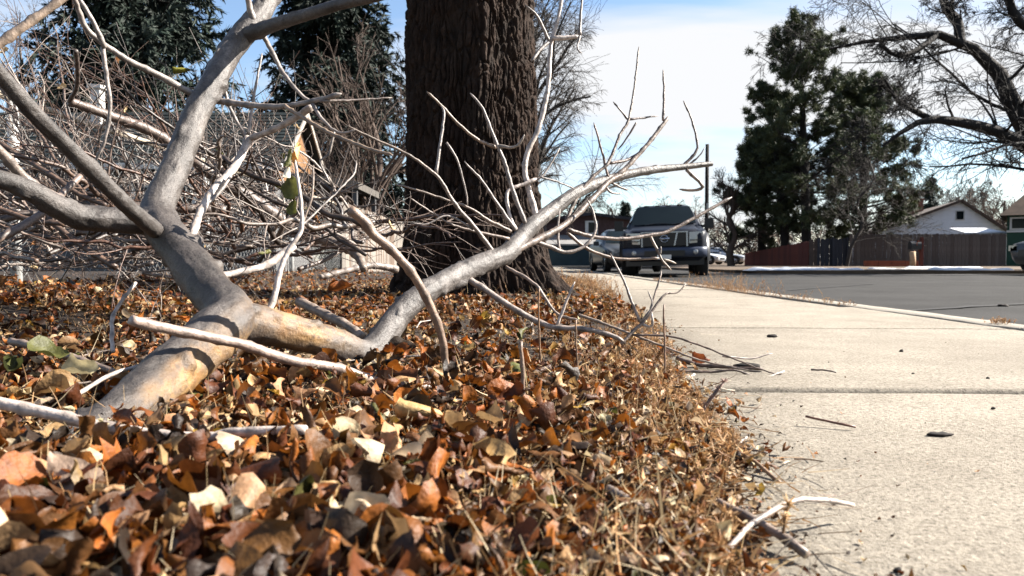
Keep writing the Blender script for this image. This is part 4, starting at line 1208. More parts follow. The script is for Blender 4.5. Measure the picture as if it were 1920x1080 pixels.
spruce('second dark spruce between the pale limb and the huge trunk', np.array([XZ(628, 27), 27, 0]), 17, 3.4, 72, 1.5, 320)
spruce('small far dark conifer beside the brick chimney', np.array([XZ(1742, 62), 62, 0]), 7.2, 1.3, 73, .5, 90, 9)
spruce('small far conifer just right of the huge trunk', np.array([XZ(1100, 70), 70, 0]), 6.0, 1.6, 74, .5, 90, 9)
spruce('small far conifer above the truck cab', np.array([XZ(1172, 66), 66, 0]), 5.4, 1.2, 75, .5, 90, 9)

def pine(label, base, H, seed, W, h0, nl=46, lean=0.0, dens=1.0):
    rng = np.random.default_rng(seed)
    t = thing('pine_tree', label, 'tree', loc=tuple(base))
    p, r = resample([(0, 0, -.2), (lean * .4, 0, H * .4), (lean * .7, 0, H * .7), (lean, 0, H)], [.27, .22, .14, .03], 16)
    a = Acc(); a.add(*tubes(p, r, 10, lump=.06)); a.obj('trunk', M['dark_limb'], t)
    h = h0 + (H - h0) * np.linspace(0, 1, nl) ** .9 + rng.normal(size=nl) * .2
    h = np.clip(h, h0 * .8, H)
    f = (h - h0) / (H - h0)
    L = W * (np.clip(1 - f, .0, 1) ** .6 * .85 + .15) * (.55 + .45 * np.clip(f / .2, 0, 1)) * rng.uniform(.6, 1.2, nl)
    az = np.arange(nl) * 2.4 + rng.normal(size=nl) * .4
    n = 8; u = np.linspace(0, 1, n)
    cx = np.interp(h, p[:, 2], p[:, 0])
    rise = rng.uniform(-.1, .35, nl) + f * .5
    Pn = np.stack([cx[:, None] + np.cos(az)[:, None] * L[:, None] * u, np.sin(az)[:, None] * L[:, None] * u, h[:, None] + L[:, None] * (rise[:, None] * u + .25 * u ** 2 * rng.uniform(-1, 1, nl)[:, None])], -1)
    Pn += rng.normal(size=Pn.shape) * .06 * u[None, :, None]
    R = (.07 * (1 - .75 * u))[None] * np.clip(L / W, .3, 1)[:, None]
    b = Acc(); b.add(*tubes(Pn, R, 5)); 
    P1, R1 = grow(rng, Pn, R, 7, .8, .38, .5, n=5, droop=-.05, tmin=.25, up=.2, minlen=.4)
    b.add(*tubes(P1, R1, 4))
    P2, R2 = grow(rng, P1, R1, 6, .9, .55, .5, n=3, droop=-.05, tmin=.3, up=.2, minlen=.25)
    b.add(*tubes(P2, R2, 3)); b.obj('limb', M['dark_limb'], t)
    ends = np.concatenate([P2[:, -1], P1[:, -1], P2[:, 1]])
    ends = ends[rng.random(len(ends)) < dens * .78]
    K = 24
    idx = np.repeat(np.arange(len(ends)), K)
    dirs = rand_unit(len(idx), rng); dirs[:, 2] = dirs[:, 2] * .9 + .15
    ln = rng.uniform(.12, .25, len(idx))
    bs = ends[idx] + rng.normal(size=(len(idx), 3)) * .045
    V, F = strips(rng, bs, dirs, ln, rng.uniform(.013, .022, len(idx)), .04, n=2)
    sh = rng.uniform(.6, 1.6, len(ends)); yl = rng.random(len(ends))
    col = np.stack([sh * (1 + .5 * yl), sh * (1 + .15 * yl), sh * (1 - .3 * yl)], -1)
    c = Acc(); c.add(V, F, np.repeat(col[idx], 4, 0)); c.obj('crown', M['pine'], t, color=True)
pine('tall open pine, the tallest tree across the street', np.array([XZ(1514, 41), 41, 0]), 12.9, 81, 4.4, 2.4, 62, lean=-.6)
pine('pine leaning behind the red fence, left of the tallest pine', np.array([XZ(1478, 43), 43, 0]), 9.6, 82, 3.5, 1.6, 44, lean=-1.2)
pine('rounder pine behind the twiggy brown tree', np.array([XZ(1616, 43), 43, 0]), 10.2, 83, 3.7, 1.2, 74)
pine('short pine filling in low above the red fence', np.array([XZ(1428, 45), 45, 0]), 7.4, 84, 2.8, 1.3, 40)

# far hedge and tree belt closing the horizon
def belt(name, label, x0, x1, y, h, n, m, seed, cat='hedge'):
    rng = np.random.default_rng(seed)
    x = rng.uniform(x0, x1, n); z = rng.random(n) ** 1.2 * h * (.6 + .5 * fbm(np.stack([x * .12, x * 0, x * 0], -1), 3, seed))
    bs = np.stack([x, y + rng.normal(size=n) * 1.4, z], -1)
    dirs = rand_unit(n, rng) + np.array([0, 0, .9])
    s = y / 45
    V, F = strips(rng, bs, dirs, rng.uniform(.4, 1.1, n) * s, rng.uniform(.02, .05, n) * s, .08, n=3)
    a = Acc(); a.add(V, F, np.repeat(rng.uniform(.6, 1.4, n), 6)[:, None] * np.ones((1, 3)))
    tag(a.obj(name, m, color=True), label, cat, kind='stuff')
M['scrub'] = mat('winter_scrub', (.10, .075, .058), .9, .35, .5, tint=True)
belt('undergrowth', 'low brown winter scrub behind the fence and grey roofed house', -60, -3.2, 34, 2.6, 6500, M['scrub'], 91)
belt('treeline', 'far brown winter trees low on the horizon across the street', 2, 80, 92, 4.6, 7000, M['scrub'], 92, 'treeline')

# ------------------------------------------------------------------ leaf shapes
PAL = {
    'rust orange': (0.225, 0.070, 0.010), 'deep russet': (0.082, 0.023, 0.005), 'pale tan': (0.36, 0.215, 0.10),
    'cream': (0.45, 0.34, 0.215), 'chestnut brown': (0.105, 0.043, 0.011), 'dark brown': (0.028, 0.015, 0.008),
    'olive green': (0.075, 0.070, 0.016), 'mustard yellow': (0.30, 0.17, 0.028)}
PKEYS = list(PAL)
PW = np.array([.26, .22, .16, .05, .19, .10, .01, .01]); PW = PW / PW.sum()

def leaf_batch(rng, pos, length, kind, normal_tilt, nu=11, nv=5, curl=None, yaw=None, tilt_az=None):
    """N curled leaves; returns V (N, nu*nv (+stem), 3), F for one leaf"""
    N = len(pos)
    u = np.linspace(0, 1, nu); v = np.linspace(-1, 1, nv)
    L = np.asarray(length).reshape(N, 1, 1)
    asp = rng.uniform(.30, .46, N).reshape(N, 1, 1)
    prof = np.sin(np.pi * np.clip(u, 0, 1) ** .66) ** .9 * (1 - .25 * u ** 6)
    prof = prof[None, :] * np.ones((N, 1))
    lob = rng.random(N) < .16
    ph = rng.random((N, 1)) * 6.28
    lobes = 1 + np.where(lob, .30, .04)[:, None] * np.sin(u[None] * rng.uniform(14, 22, (N, 1)) + ph)
    w = np.clip(prof * lobes, .015, 2)
    w[:, 0] = .02; w[:, -1] = .02
    asym = 1 + .18 * rng.normal(size=(N, 1, 1)) * np.sign(v)[None, None]
    edge = 1 + .05 * rng.normal(size=(N, nu, nv)) * (np.abs(v) > .9)[None, None]
    Y = v[None, None] * w[:, :, None] * L * asp * asym * edge
    X = (u[None, :, None] - .5) * L * np.ones((1, 1, nv))
    c = (rng.normal(size=N) * 1.0 if curl is None else np.asarray(curl)).reshape(N, 1, 1)
    s = np.abs(Y) / L
    fold = rng.uniform(.1, 1.1, N).reshape(N, 1, 1)
    # transverse curl: wrap around an arc
    k = (rng.uniform(2.0, 11.0, N) * np.sign(rng.random(N) - .35)).reshape(N, 1, 1) / L
    k = k * (0.4 + .9 * u[None, :, None])
    a = Y * k
    Yc = np.where(np.abs(k) > 1e-3, np.sin(a) / k, Y); Zc = np.where(np.abs(k) > 1e-3, (1 - np.cos(a)) / k, 0)
    # longitudinal bend
    kb = (c * 2.2) / L
    b = X * kb
    Xb = np.sin(b) / np.where(np.abs(kb) < 1e-3, 1e-3, kb); Zb = (1 - np.cos(b)) / np.where(np.abs(kb) < 1e-3, 1e-3, kb)
    Z = Zc + Zb + s * L * fold * .35
    rip = rng.normal(size=(N, 1, 1)) * 3 + u[None, :, None] * rng.uniform(6, 16, (N, 1, 1)) + v[None, None] * 1.5
    Z = Z + L * .05 * np.sin(rip) * (np.abs(v) ** 1.5)[None, None] + L * .015 * rng.normal(size=(N, nu, nv))
    Q = np.stack([Xb, Yc, Z - Z.mean((1, 2), keepdims=True)], -1).reshape(N, nu * nv, 3)
    # orientation
    yw = rng.random(N) * 6.283 if yaw is None else np.asarray(yaw)
    ti = np.asarray(normal_tilt); ta = rng.random(N) * 6.283 if tilt_az is None else np.asarray(tilt_az)
    cz, sz = np.cos(yw), np.sin(yw)
    Rz = np.zeros((N, 3, 3)); Rz[:, 0, 0] = cz; Rz[:, 0, 1] = -sz; Rz[:, 1, 0] = sz; Rz[:, 1, 1] = cz; Rz[:, 2, 2] = 1
    ax = np.stack([np.cos(ta), np.sin(ta), ta * 0], -1)
    K_ = np.zeros((N, 3, 3)); K_[:, 0, 2] = ax[:, 1]; K_[:, 1, 2] = -ax[:, 0]; K_[:, 2, 0] = -ax[:, 1]; K_[:, 2, 1] = ax[:, 0]
    Rt = np.eye(3)[None] + np.sin(ti)[:, None, None] * K_ + (1 - np.cos(ti))[:, None, None] * (K_ @ K_)
    Q = np.einsum('nij,nkj->nki', Rt @ Rz, Q) + pos[:, None, :]
    i = (np.arange(nu - 1)[:, None] * nv + np.arange(nv - 1)[None]).ravel()
    F = np.stack([i, i + 1, i + nv + 1, i + nv], -1)
    vein = np.ones((nu, nv)); vein[:, nv // 2] = 1.25
    return Q, F, vein.reshape(-1)

def add_batch(acc, Q, F, vein, cols):
    N, k, _ = Q.shape
    FF = (np.arange(N)[:, None, None] * k + F[None]).reshape(-1, 4)
    C = (cols[:, None, :] * vein[None, :, None]).reshape(-1, 3)
    acc.add(Q.reshape(-1, 3), FF, C)

def leaf_cols(rng, kinds):
    base = np.array([PAL[k] for k in PKEYS])[kinds]
    return base * 0.74 * rng.uniform(.6, 1.35, (len(kinds), 1)) * rng.uniform(.93, 1.07, (len(kinds), 3))

def scatter(rng, n, y0, y1, lat, spill=0.06, inv=True):
    """positions on the lawn side, denser towards the camera"""
    if inv: y = 1 / rng.uniform(1 / y1, 1 / y0, n)
    else: y = rng.uniform(y0, y1, n)
    ex = edge_wob(y)
    xl = np.maximum(-0.75 * y - .1, -2.75)
    x = xl + (ex + rng.exponential(spill * .4, n) - .06 - xl) * rng.random(n) ** .93
    return x, y

rng = np.random.default_rng(77)
N1 = 8200
x, y = scatter(rng, N1, .42, 4.2, 0)
e = edge_wob(y) - x
pile = sstep(-.02, .30, e)
z = lawn_h(x, y) * (e > 0) + .006 + rng.random(N1) ** 1.3 * (.006 + .056 * pile)
Ln = (.025 + .050 * rng.random(N1) ** 1.5) * (1 - .25 * (rng.random(N1) < .4)) * np.where(e < .25, .75, 1)
kinds = rng.choice(len(PKEYS), N1, p=PW)
tilt = np.abs(rng.normal(size=N1)) * np.where(e > .1, 1.1, .55)
# keep the lens clear
dist = np.sqrt(x ** 2 + y ** 2 + (z - CAM_H) ** 2)
ok = (dist > .40)
tr = np.hypot(x + .285, y - 5.36) > .62
ok &= tr
for px_, py_, d_ in ((60, 868, .95), (110, 848, .98), (160, 825, 1.02), (200, 800, 1.06), (235, 775, 1.1), (290, 730, 1.18)):
    c_ = P(px_, py_, d_)
    ok &= ~((np.hypot(x - c_[0], y - c_[1]) < .085) & (z > .018))
x, y, z, Ln, kinds, tilt = (q[ok] for q in (x, y, z, Ln, kinds, tilt))
pos = np.stack([x, y, z], -1)
u_, v_, d_ = project(pos)
inframe = (u_ > 10) & (u_ < 1900) & (v_ > 480) & (v_ < 1065)
score = np.where(inframe, Ln / d_, -1) * (0.4 + z * 12)
order = np.argsort(-score)
cols = leaf_cols(rng, kinds)
Q, F, vein = leaf_batch(rng, pos, Ln, kinds, tilt)
single = order[:255]; rest = order[255:]
gname = {k: f'{k} fallen leaves lying loose in the litter' for k in PKEYS}
for s in single:
    a = Acc(); c = Q[s].mean(0)
    a.add(Q[s] - c, F, cols[s][None] * vein[:, None])
    o = a.obj('fallen_leaf', M['leaf'], color=True); o.location = tuple(c)
    k = PKEYS[kinds[s]]
    uu, vv_ = u_[s], v_[s]
    zone = ('beside the sidewalk edge' if uu > 1080 else 'around the fallen limb' if vv_ < 800 and uu < 760 else 'in front of the huge trunk' if vv_ < 800
            else 'in the nearest litter below the broken limb end' if uu < 520 else 'in the nearest litter at the bottom centre')
    sz = 'large' if Ln[s] > .056 else 'small'
    tag(o, f'{sz} {k} dead leaf lying loose {zone}', 'leaf', f'{sz} {k} leaves {zone}')
lit = Acc()
add_batch(lit, Q[rest], F, vein, cols[rest])
# farther, simpler leaves
N2 = 6500
x, y = scatter(rng, N2, 3.2, 12.5, 0)
z = lawn_h(x, y) + .004 + rng.random(N2) * .022
okk = np.hypot(x + .285, y - 5.36) > .66
x, y, z = x[okk], y[okk], z[okk]; n2 = len(x)
kd = rng.choice(len(PKEYS), n2, p=PW)
Q2, F2, v2 = leaf_batch(rng, np.stack([x, y, z], -1), rng.uniform(.035, .065, n2), kd, np.abs(rng.normal(size=n2)) * .7, nu=5, nv=3)
add_batch(lit, Q2, F2, v2, leaf_cols(rng, kd))
n3 = 17000
x, y = scatter(rng, n3, .45, 4.0, 0)
z = lawn_h(x, y) + .004 + rng.random(n3) * .045
okk = np.sqrt(x ** 2 + y ** 2 + (z - CAM_H) ** 2) > .42
x, y, z = x[okk], y[okk], z[okk]; n3 = len(x)
kd = rng.choice(len(PKEYS), n3, p=np.array([.14, .2, .17, .12, .2, .15, .01, .01]))
Q3, F3, v3 = leaf_batch(rng, np.stack([x, y, z], -1), rng.uniform(.006, .024, n3), kd, np.abs(rng.normal(size=n3)) * 1.0, nu=4, nv=3)
add_batch(lit, Q3, F3, v3, leaf_cols(rng, kd))
tag(lit.obj('leaf_litter', M['leaf'], color=True), 'deep litter of crisp brown and tan fallen leaves over the lawn', 'leaves', kind='stuff')

# hero leaves, each placed where it lies
def hero(px, py, d, L, col, tilt, yaw, taz, label, sd, curl=.6):
    r = np.random.default_rng(sd)
    p = P(px, py, d)
    q, f, ve = leaf_batch(r, np.zeros((1, 3)), [L], None, np.array([tilt]), nu=12, nv=7, curl=[curl], yaw=[yaw], tilt_az=[taz])
    a = Acc(); a.add(q[0], f, np.array(col)[None] * .72 * ve[:, None])
    o = a.obj('fallen_leaf', M['leaf'], color=True); o.location = tuple(p)
    tag(o, label, 'leaf')
hero(770, 752, 1.16, .062, (.50, .16, .03), 1.0, .6, .4, 'bright orange lobed leaf standing up beside the end of the loose grey stick', 1)
hero(305, 965, .72, .05, (.62, .48, .30), .9, 1.3, 0, 'pale cream oval leaf standing on edge below the broken limb end', 2)
hero(215, 838, .90, .062, (.70, .63, .55), .35, .3, 2.0, 'white sunlit leaf lying under the near white stick', 3)
hero(265, 878, .86, .055, (.50, .31, .12), .6, .9, 1.0, 'golden tan leaf propped against the broken limb end', 4)
hero(860, 872, .90, .055, (.46, .24, .03), .8, .2, .5, 'mustard yellow lobed leaf in the middle of the litter', 5)
hero(905, 838, 1.0, .075, (.33, .27, .2), .7, -.7, .3, 'large grey-tan leaf with a bright pale edge', 6)
hero(640, 820, 1.02, .085, (.27, .09, .03), 1.0, .2, 0, 'large rust brown leaf with holes standing beside the near white stick', 7)
hero(520, 985, .70, .075, (.16, .055, .025), 1.1, .1, 0, 'big dark russet leaf standing near the bottom of the pile', 8)
hero(100, 1020, .66, .085, (.15, .055, .022), 1.0, .2, 0, 'big dark russet leaf at the lower left corner of the pile', 9)
hero(1105, 1010, .66, .06, (.24, .11, .06), 1.2, 1.4, 0, 'chestnut leaf standing upright next to the slanting twig near the sidewalk', 10)
hero(625, 1000, .70, .06, (.60, .45, .27), .7, -.5, 0, 'pale curled leaf like a scoop above the bottom edge', 11)
hero(720, 745, 1.25, .08, (.25, .12, .07), .8, .1, .2, 'large brown leaf under the end of the loose grey stick', 12)
hero(1315, 675, 1.97, .055, (.26, .075, .025), .5, .1, 0, 'rolled rust red leaf caught among twigs on the sidewalk', 13)
hero(90, 655, 1.35, .075, (.085, .085, .022), .5, .4, 1.2, 'dark olive green leaf flat beside the big limb', 14)
hero(25, 680, 1.30, .075, (.075, .08, .025), .5, 2.0, 1.6, 'dark olive green leaf partly shaded at the left edge', 15)
hero(150, 690, 1.28, .07, (.52, .44, .26), .25, 0, 0, 'flat pale straw leaf between the green leaf and the big limb', 16)
hero(640, 535, 2.5, .10, (.30, .09, .02), .9, .2, 0, 'orange brown leaf clump lit in front of the trunk shadow', 17)
hero(550, 610, 1.7, .06, (.35, .12, .03), .8, 1.2, 0, 'orange leaf tucked behind the tan end of the limb', 18)

# ------------------------------------------------------------------ dry grass, straw, weeds, debris
rng = np.random.default_rng(99)
st_cols = .75 * np.array([(.50, .37, .20), (.42, .29, .14), (.56, .45, .29), (.30, .18, .085), (.38, .22, .10)])
gr = Acc()
N = 9500
x, y = scatter(rng, N, .45, 9.0, 0)
z = lawn_h(x, y)
keep = (np.sqrt(x ** 2 + y ** 2 + (z - .28) ** 2) > .42) & (np.hypot(x + .285, y - 5.36) > .55)
x, y, z = x[keep], y[keep], z[keep]; N = len(x)
up = rng.random(N) < .5
dirs = rand_unit(N, rng); dirs[:, 2] = np.where(up, np.abs(dirs[:, 2]) + .8, np.abs(dirs[:, 2]) * .25 + .03)
ln = np.where(up, rng.uniform(.03, .085, N), rng.uniform(.02, .085, N))
V, F = strips(rng, np.stack([x, y, z + np.where(up, .005, .045 * rng.random(N))], -1), dirs, ln, rng.uniform(.0006, .0015, N), .34, n=5, droop=.04)
gr.add(V, F, np.repeat(st_cols[rng.integers(5, size=N)] * rng.uniform(.7, 1.25, (N, 1)), 10, 0))
tag(gr.obj('dry_grass', M['straw'], color=True), 'thin dry straw and grass blades woven through the leaves', 'grass', kind='stuff')

def weeds(name, label, x, y, hmin, hmax, rng, K=14, cat='weeds', col=((.20, .10, .042), (.33, .20, .095), (.26, .145, .065))):
    """fuzzy dead weed stems with crowded curled bracts"""
    N = len(x)
    z = np.where(edge_wob(y) > x, lawn_h(x, y), 0.0)
    bs = np.stack([x, y, z], -1)
    d = rand_unit(N, rng) * .45 + np.array([0, 0, 1.0])
    ln = rng.uniform(hmin, hmax, N)
    n = 5
    d /= np.linalg.norm(d, axis=1, keepdims=True)
    bd = rand_unit(N, rng) * .18
    pts = [bs]; dd = d
    for i in range(n - 1):
        dd = dd + bd; dd /= np.linalg.norm(dd, axis=1, keepdims=True); pts.append(pts[-1] + dd * (ln / (n - 1))[:, None])
    Pn = np.stack(pts, 1); R = np.full((N, n), .0009) * np.linspace(1, .5, n)
    C0 = np.array(col)[rng.integers(len(col), size=N)] * rng.uniform(.7, 1.2, (N, 1))
    a = Acc(); V, Fs = tubes(Pn, R, 3); a.add(V, Fs, np.repeat(C0, n * 3, 0))
    idx = np.repeat(np.arange(N), K)
    t = (.1 + .9 * rng.random(len(idx))) * (n - 1.001); k = t.astype(int); f = (t - k)[:, None]
    b2 = Pn[idx, k] * (1 - f) + Pn[idx, k + 1] * f
    V, F = strips(rng, b2, rand_unit(len(idx), rng) + np.array([0, 0, .35]), rng.uniform(.006, .022, len(idx)), rng.uniform(.0008, .0022, len(idx)), .5, n=3)
    a.add(V, F, np.repeat(C0[idx] * rng.uniform(.75, 1.35, (len(idx), 1)), 6, 0))
    tag(a.obj(name, M['straw'], color=True), label, cat, kind='stuff')
n = 1500
y = np.concatenate([1 / rng.uniform(1 / 4.6, 1 / 1.0, 1250), 1 / rng.uniform(1 / 1.0, 1 / .62, 250)]); x = edge_wob(y) - np.abs(rng.normal(size=n)) * .13 * np.clip(y, .6, 1.4) + .0
weeds('dry_weeds', 'fuzzy dead weeds lining the litter along the sidewalk edge', x, y, .015, .045, rng, 18)
n = 260
y = rng.uniform(4.9, 9.5, n); x = edge_wob(y) - np.abs(rng.normal(size=n)) * .22
weeds('dry_weeds', 'mound of dry tan weeds beside the huge trunk and the sidewalk', x, y, .06, .19, rng, 40)
n = 900
y = rng.uniform(2.2, 9.0, n); x = rng.uniform(-2.6, .4, n)
ok = np.hypot(x + .285, y - 5.36) > .62
weeds('dry_weeds', 'scattered dead weed stems standing among leaves around the huge trunk', x[ok], y[ok], .03, .10, rng, 10)
# tuft at the kerb gap and weeds in the joint
n = 210
y = rng.normal(7.3, .75, n); x = rng.normal(2.08, .06, n)
weeds('grass_tuft', 'tuft of dry grass growing from the kerb gap in front of the truck', x, y, .05, .2, rng, 12, 'grass')
n = 260
y = rng.uniform(4.6, 11, n); x = rng.normal(KX0 + .0, .025, n)
weeds('kerb_weeds', 'short dry weeds in the gap between sidewalk and kerb', x, y, .02, .05, rng, 10)
n = 26
y = rng.normal(3.35, .03, n); x = rng.normal(KX0 + .1, .03, n)
weeds('kerb_weeds', 'single small dry weed on the near kerb stone', x, y, .015, .035, rng, 8)

n = 420
y = 1 / rng.uniform(1 / 4.5, 1 / .62, n); x = edge_wob(y) + rng.normal(-.015, .032, n) * np.clip(y, .7, 1.3)
sp_ = Acc()
kd = rng.choice(len(PKEYS), n, p=np.array([.14, .12, .24, .2, .16, .12, .01, .01]))
Qs, Fs_, vs_ = leaf_batch(rng, np.stack([x, y, np.maximum(lawn_h(x, y), 0) + .006 + rng.random(n) * .006], -1), rng.uniform(.008, .028, n), kd, np.abs(rng.normal(size=n)) * .7, nu=7, nv=3)
add_batch(sp_, Qs, Fs_, vs_, leaf_cols(rng, kd))
V, F = strips(rng, np.stack([x, y, np.full(n, .006)], -1) + rng.normal(size=(n, 3)) * [.05, .05, .0], np.c_[rng.normal(size=(n, 2)), rng.normal(size=n) * .12 + .03], rng.uniform(.02, .09, n), rng.uniform(.0006, .0014, n), .12, n=5)
sp_.add(V, F, np.repeat((np.array([(.10, .06, .035), (.40, .33, .24), (.22, .12, .05)])[rng.integers(3, size=n)]), 10, 0))
tag(sp_.obj('leaf_spill', M['leaf'], color=True), 'ragged fringe of broken leaves and straws spilling onto the sidewalk', 'leaves', kind='stuff')
# crumbs: small chips of bark, soil and leaf on the sidewalk side of the litter
n = 600
y = 1 / rng.uniform(1 / 7, 1 / .6, n); x = edge_wob(y) + rng.exponential(.06, n) - .02
cb = Acc()
pos = np.stack([x, y, np.full(n, .003)], -1)
Qc, Fc, vc = leaf_batch(rng, pos, rng.uniform(.002, .010, n), None, np.abs(rng.normal(size=n)) * .5, nu=5, nv=3)
kd = rng.choice(len(PKEYS), n, p=np.array([.12, .15, .15, .1, .2, .26, .01, .01]))
add_batch(cb, Qc, Fc, vc, leaf_cols(rng, kd))
n = 70
y = 1 / rng.uniform(1 / 9, 1 / .8, n); x = rng.uniform(edge_x(y), KX0, n)
Qc, Fc, vc = leaf_batch(rng, np.stack([x, y, np.full(n, .003)], -1), rng.uniform(.002, .006, n), None, np.abs(rng.normal(size=n)) * .4, nu=5, nv=3)
add_batch(cb, Qc, Fc, vc, leaf_cols(rng, np.full(n, 5)))
tag(cb.obj('leaf_debris', M['leaf'], color=True), 'crumbled leaf and bark debris strewn on the sidewalk edge', 'debris', kind='stuff')

# ------------------------------------------------------------------ fallen limb, traced
def trace(pts, d0, d1, r0, r1, n=None, rad=None):
    """pixel path -> world polyline + radii (radii in pixels at depth)"""
    pts = np.array(pts, float)
    if pts.shape[1] == 3: dep = pts[:, 2]
    else:
        s = np.concatenate([[0], np.cumsum(np.linalg.norm(np.diff(pts, axis=0), axis=1))]); s /= s[-1]
        dep = d0 + (d1 - d0) * s
    W = np.array([P(a[0], a[1], d) for a, d in zip(pts, dep)])
    rp_ = np.array(rad, float) if rad is not None else np.linspace(r0, r1, len(pts))
    R = rp_ / F_PX * dep
    L = np.linalg.norm(np.diff(W, axis=0), axis=1).sum()
    if n is None: n = int(np.clip(L / .018, 6, 60))
    return resample(W, R, n)

def nodes(Pn, R, rng, every=.06, amp=.28):
    """swollen bud nodes along a twig"""
    s = np.concatenate([[0], np.cumsum(np.linalg.norm(np.diff(Pn, axis=0), axis=1))])
    k = np.arange(rng.uniform(0, every), s[-1], every) + rng.normal(0, every * .15, len(np.arange(0, 1e-9)) or 1)[0]
    b = np.zeros(len(s))
    for c in k: b = np.maximum(b, np.exp(-((s - c) / .006) ** 2))
    return R * (1 + amp * b), b

def twig_obj(name, Pn, R, parent, rng, tint=None, sides=7, m=None, wig=.0012):
    n2 = int(np.clip(np.linalg.norm(np.diff(Pn, axis=0), axis=1).sum() / .011, 8, 90))
    Pn, R = resample(Pn, R, n2)
    Pn = Pn + np.cumsum(rng.normal(size=Pn.shape), 0) * wig * .5 * np.linspace(0, 1, n2)[:, None] * 0 + rng.normal(size=Pn.shape) * wig * .4
    R, b = nodes(Pn, R, rng)
    if parent is not None: R = R * np.interp(np.linspace(0, 1, n2), [0, .93, .97, 1], [1, 1, 1.05, .35])
    a = Acc()
    V, Fs = tubes(Pn, R, sides, cap=True)
    c = np.ones((n2, 3)) if tint is None else np.tile(np.array(tint), (n2, 1))
    c = c * (1 - .45 * b[:, None])
    C = np.concatenate([np.repeat(c, sides, 0), c[:1], c[-1:]])
    a.add(V, Fs, C)
    return a.obj(name, m or M['twig'], parent, color=True)

rng = np.random.default_rng(123)
FB = thing('fallen_limb', 'large forked pale grey limb fallen on the leaves, twigs crossing the huge trunk', 'branch')
def limb_obj(name, Pn, R, sides=22, peel=None, ringat=(), lump=.09, parent=FB, n=None, dark_along=None):
    n = n or int(np.clip(np.linalg.norm(np.diff(Pn, axis=0), axis=1).sum() / .0045, 30, 300))
    Pn, R = resample(Pn, R, n)
    sides = int(sides * 1.8); n = len(Pn)
    V, Fs = tubes(Pn, R, sides, cap=True, lump=lump)
    C = np.zeros((len(V), 3))
    arc = np.concatenate([[0], np.cumsum(np.linalg.norm(np.diff(Pn, axis=0), axis=1))])
    th_ = np.arange(sides) * 2 * math.pi / sides
    sd_ = len(COL.objects)
    cyl = np.stack([np.cos(th_)[None] + 0 * arc[:, None], np.sin(th_)[None] + 0 * arc[:, None], arc[:, None] + 0 * th_[None]], -1)
    streak = fbm(cyl * [5, 5, 24] + sd_, 3, sd_); lent = fbm(cyl * [2.2, 2.2, 260] + sd_, 2, sd_ + 9); knot = fbm(cyl * [1.3, 1.3, 26] + sd_, 2, sd_ + 21)
    bodyd = V[:n * sides].reshape(n, sides, 3); nrm_ = bodyd - Pn[:, None]
    V[:n * sides] = (Pn[:, None] + nrm_ * (1 + .16 * (streak - .5) + .05 * (lent - .5) + .22 * sstep(.68, .85, knot))[..., None]).reshape(-1, 3)
    body = V[:n * sides].reshape(n, sides, 3)
    out = body - Pn[:, None]; out /= np.maximum(np.linalg.norm(out, axis=2, keepdims=True), 1e-9)
    if peel is not None:
        pu, pv, pd = project(body)
        C[:n * sides, 0] = np.clip(peel(pu, pv, out), 0, 1).ravel()
    if dark_along is not None: C[:n * sides, 2] = np.repeat(np.interp(np.linspace(0, 1, n), *dark_along), sides)  # darkening amount along the length, butt to tip
    # dark scar rings
    s = np.linspace(0, 1, n)
    ring = np.zeros((n, sides))
    for c in ringat:
        w = fbm(np.stack([np.arange(sides) * .7, np.full(sides, c * 30), np.zeros(sides)], -1), 2, 5)
        ring = np.maximum(ring, np.exp(-(((s[:, None] - c - (w[None] - .5) * .03)) / (.0035 + .006 * w[None])) ** 2) * np.clip(w * 1.6 - .2, 0, 1))
    C[:n * sides, 1] = ring.ravel() * .8
    C[:n * sides, 1] = np.maximum(C[:n * sides, 1], (.75 * sstep(.60, .74, lent) * sstep(.35, .6, streak) + .6 * sstep(.58, .72, streak) * .6 + .5 * sstep(.66, .8, knot)).clip(0, .85).ravel())
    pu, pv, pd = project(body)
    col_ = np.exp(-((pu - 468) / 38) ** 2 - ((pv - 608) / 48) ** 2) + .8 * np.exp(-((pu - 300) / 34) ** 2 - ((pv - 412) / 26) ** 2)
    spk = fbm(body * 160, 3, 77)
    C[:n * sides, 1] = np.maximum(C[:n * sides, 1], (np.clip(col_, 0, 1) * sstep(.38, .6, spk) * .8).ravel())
    a = Acc(); a.add(V, Fs, C)
    return a.obj(name, M['limb'], parent, color=True)

# base log to the fork, and on up the leader
Pn, R = trace([(0, 905, .90), (70, 868, .95), (160, 825, 1.02), (235, 775, 1.10), (330, 690, 1.25), (400, 630, 1.36), (432, 590, 1.43), (395, 545, 1.50), (350, 485, 1.58), (302, 425, 1.66), (293, 398, 1.70), (312, 350, 1.76), (335, 300, 1.81), (368, 215, 1.88), (402, 150, 1.95), (440, 85, 2.02), (478, 38, 2.06), (500, 0, 2.10), (535, -60, 2.16)],
              0, 0, 0, 0, rad=[42, 44, 47, 50, 51, 50, 44, 39, 37, 34, 29, 27, 25, 23.5, 22, 21, 22, 19, 17])
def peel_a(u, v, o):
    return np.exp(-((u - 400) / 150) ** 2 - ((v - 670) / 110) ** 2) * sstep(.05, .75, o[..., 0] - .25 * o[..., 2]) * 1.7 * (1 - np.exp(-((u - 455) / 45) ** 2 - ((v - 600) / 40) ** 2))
limb_obj('leader', Pn, R, 28, peel_a, (.13, .24, .33, .40, .50, .56, .66, .8, .9), dark_along=([0, .25, .33, .5, .58, .75, 1], [.95, .8, .85, .9, .6, .3, .5]))
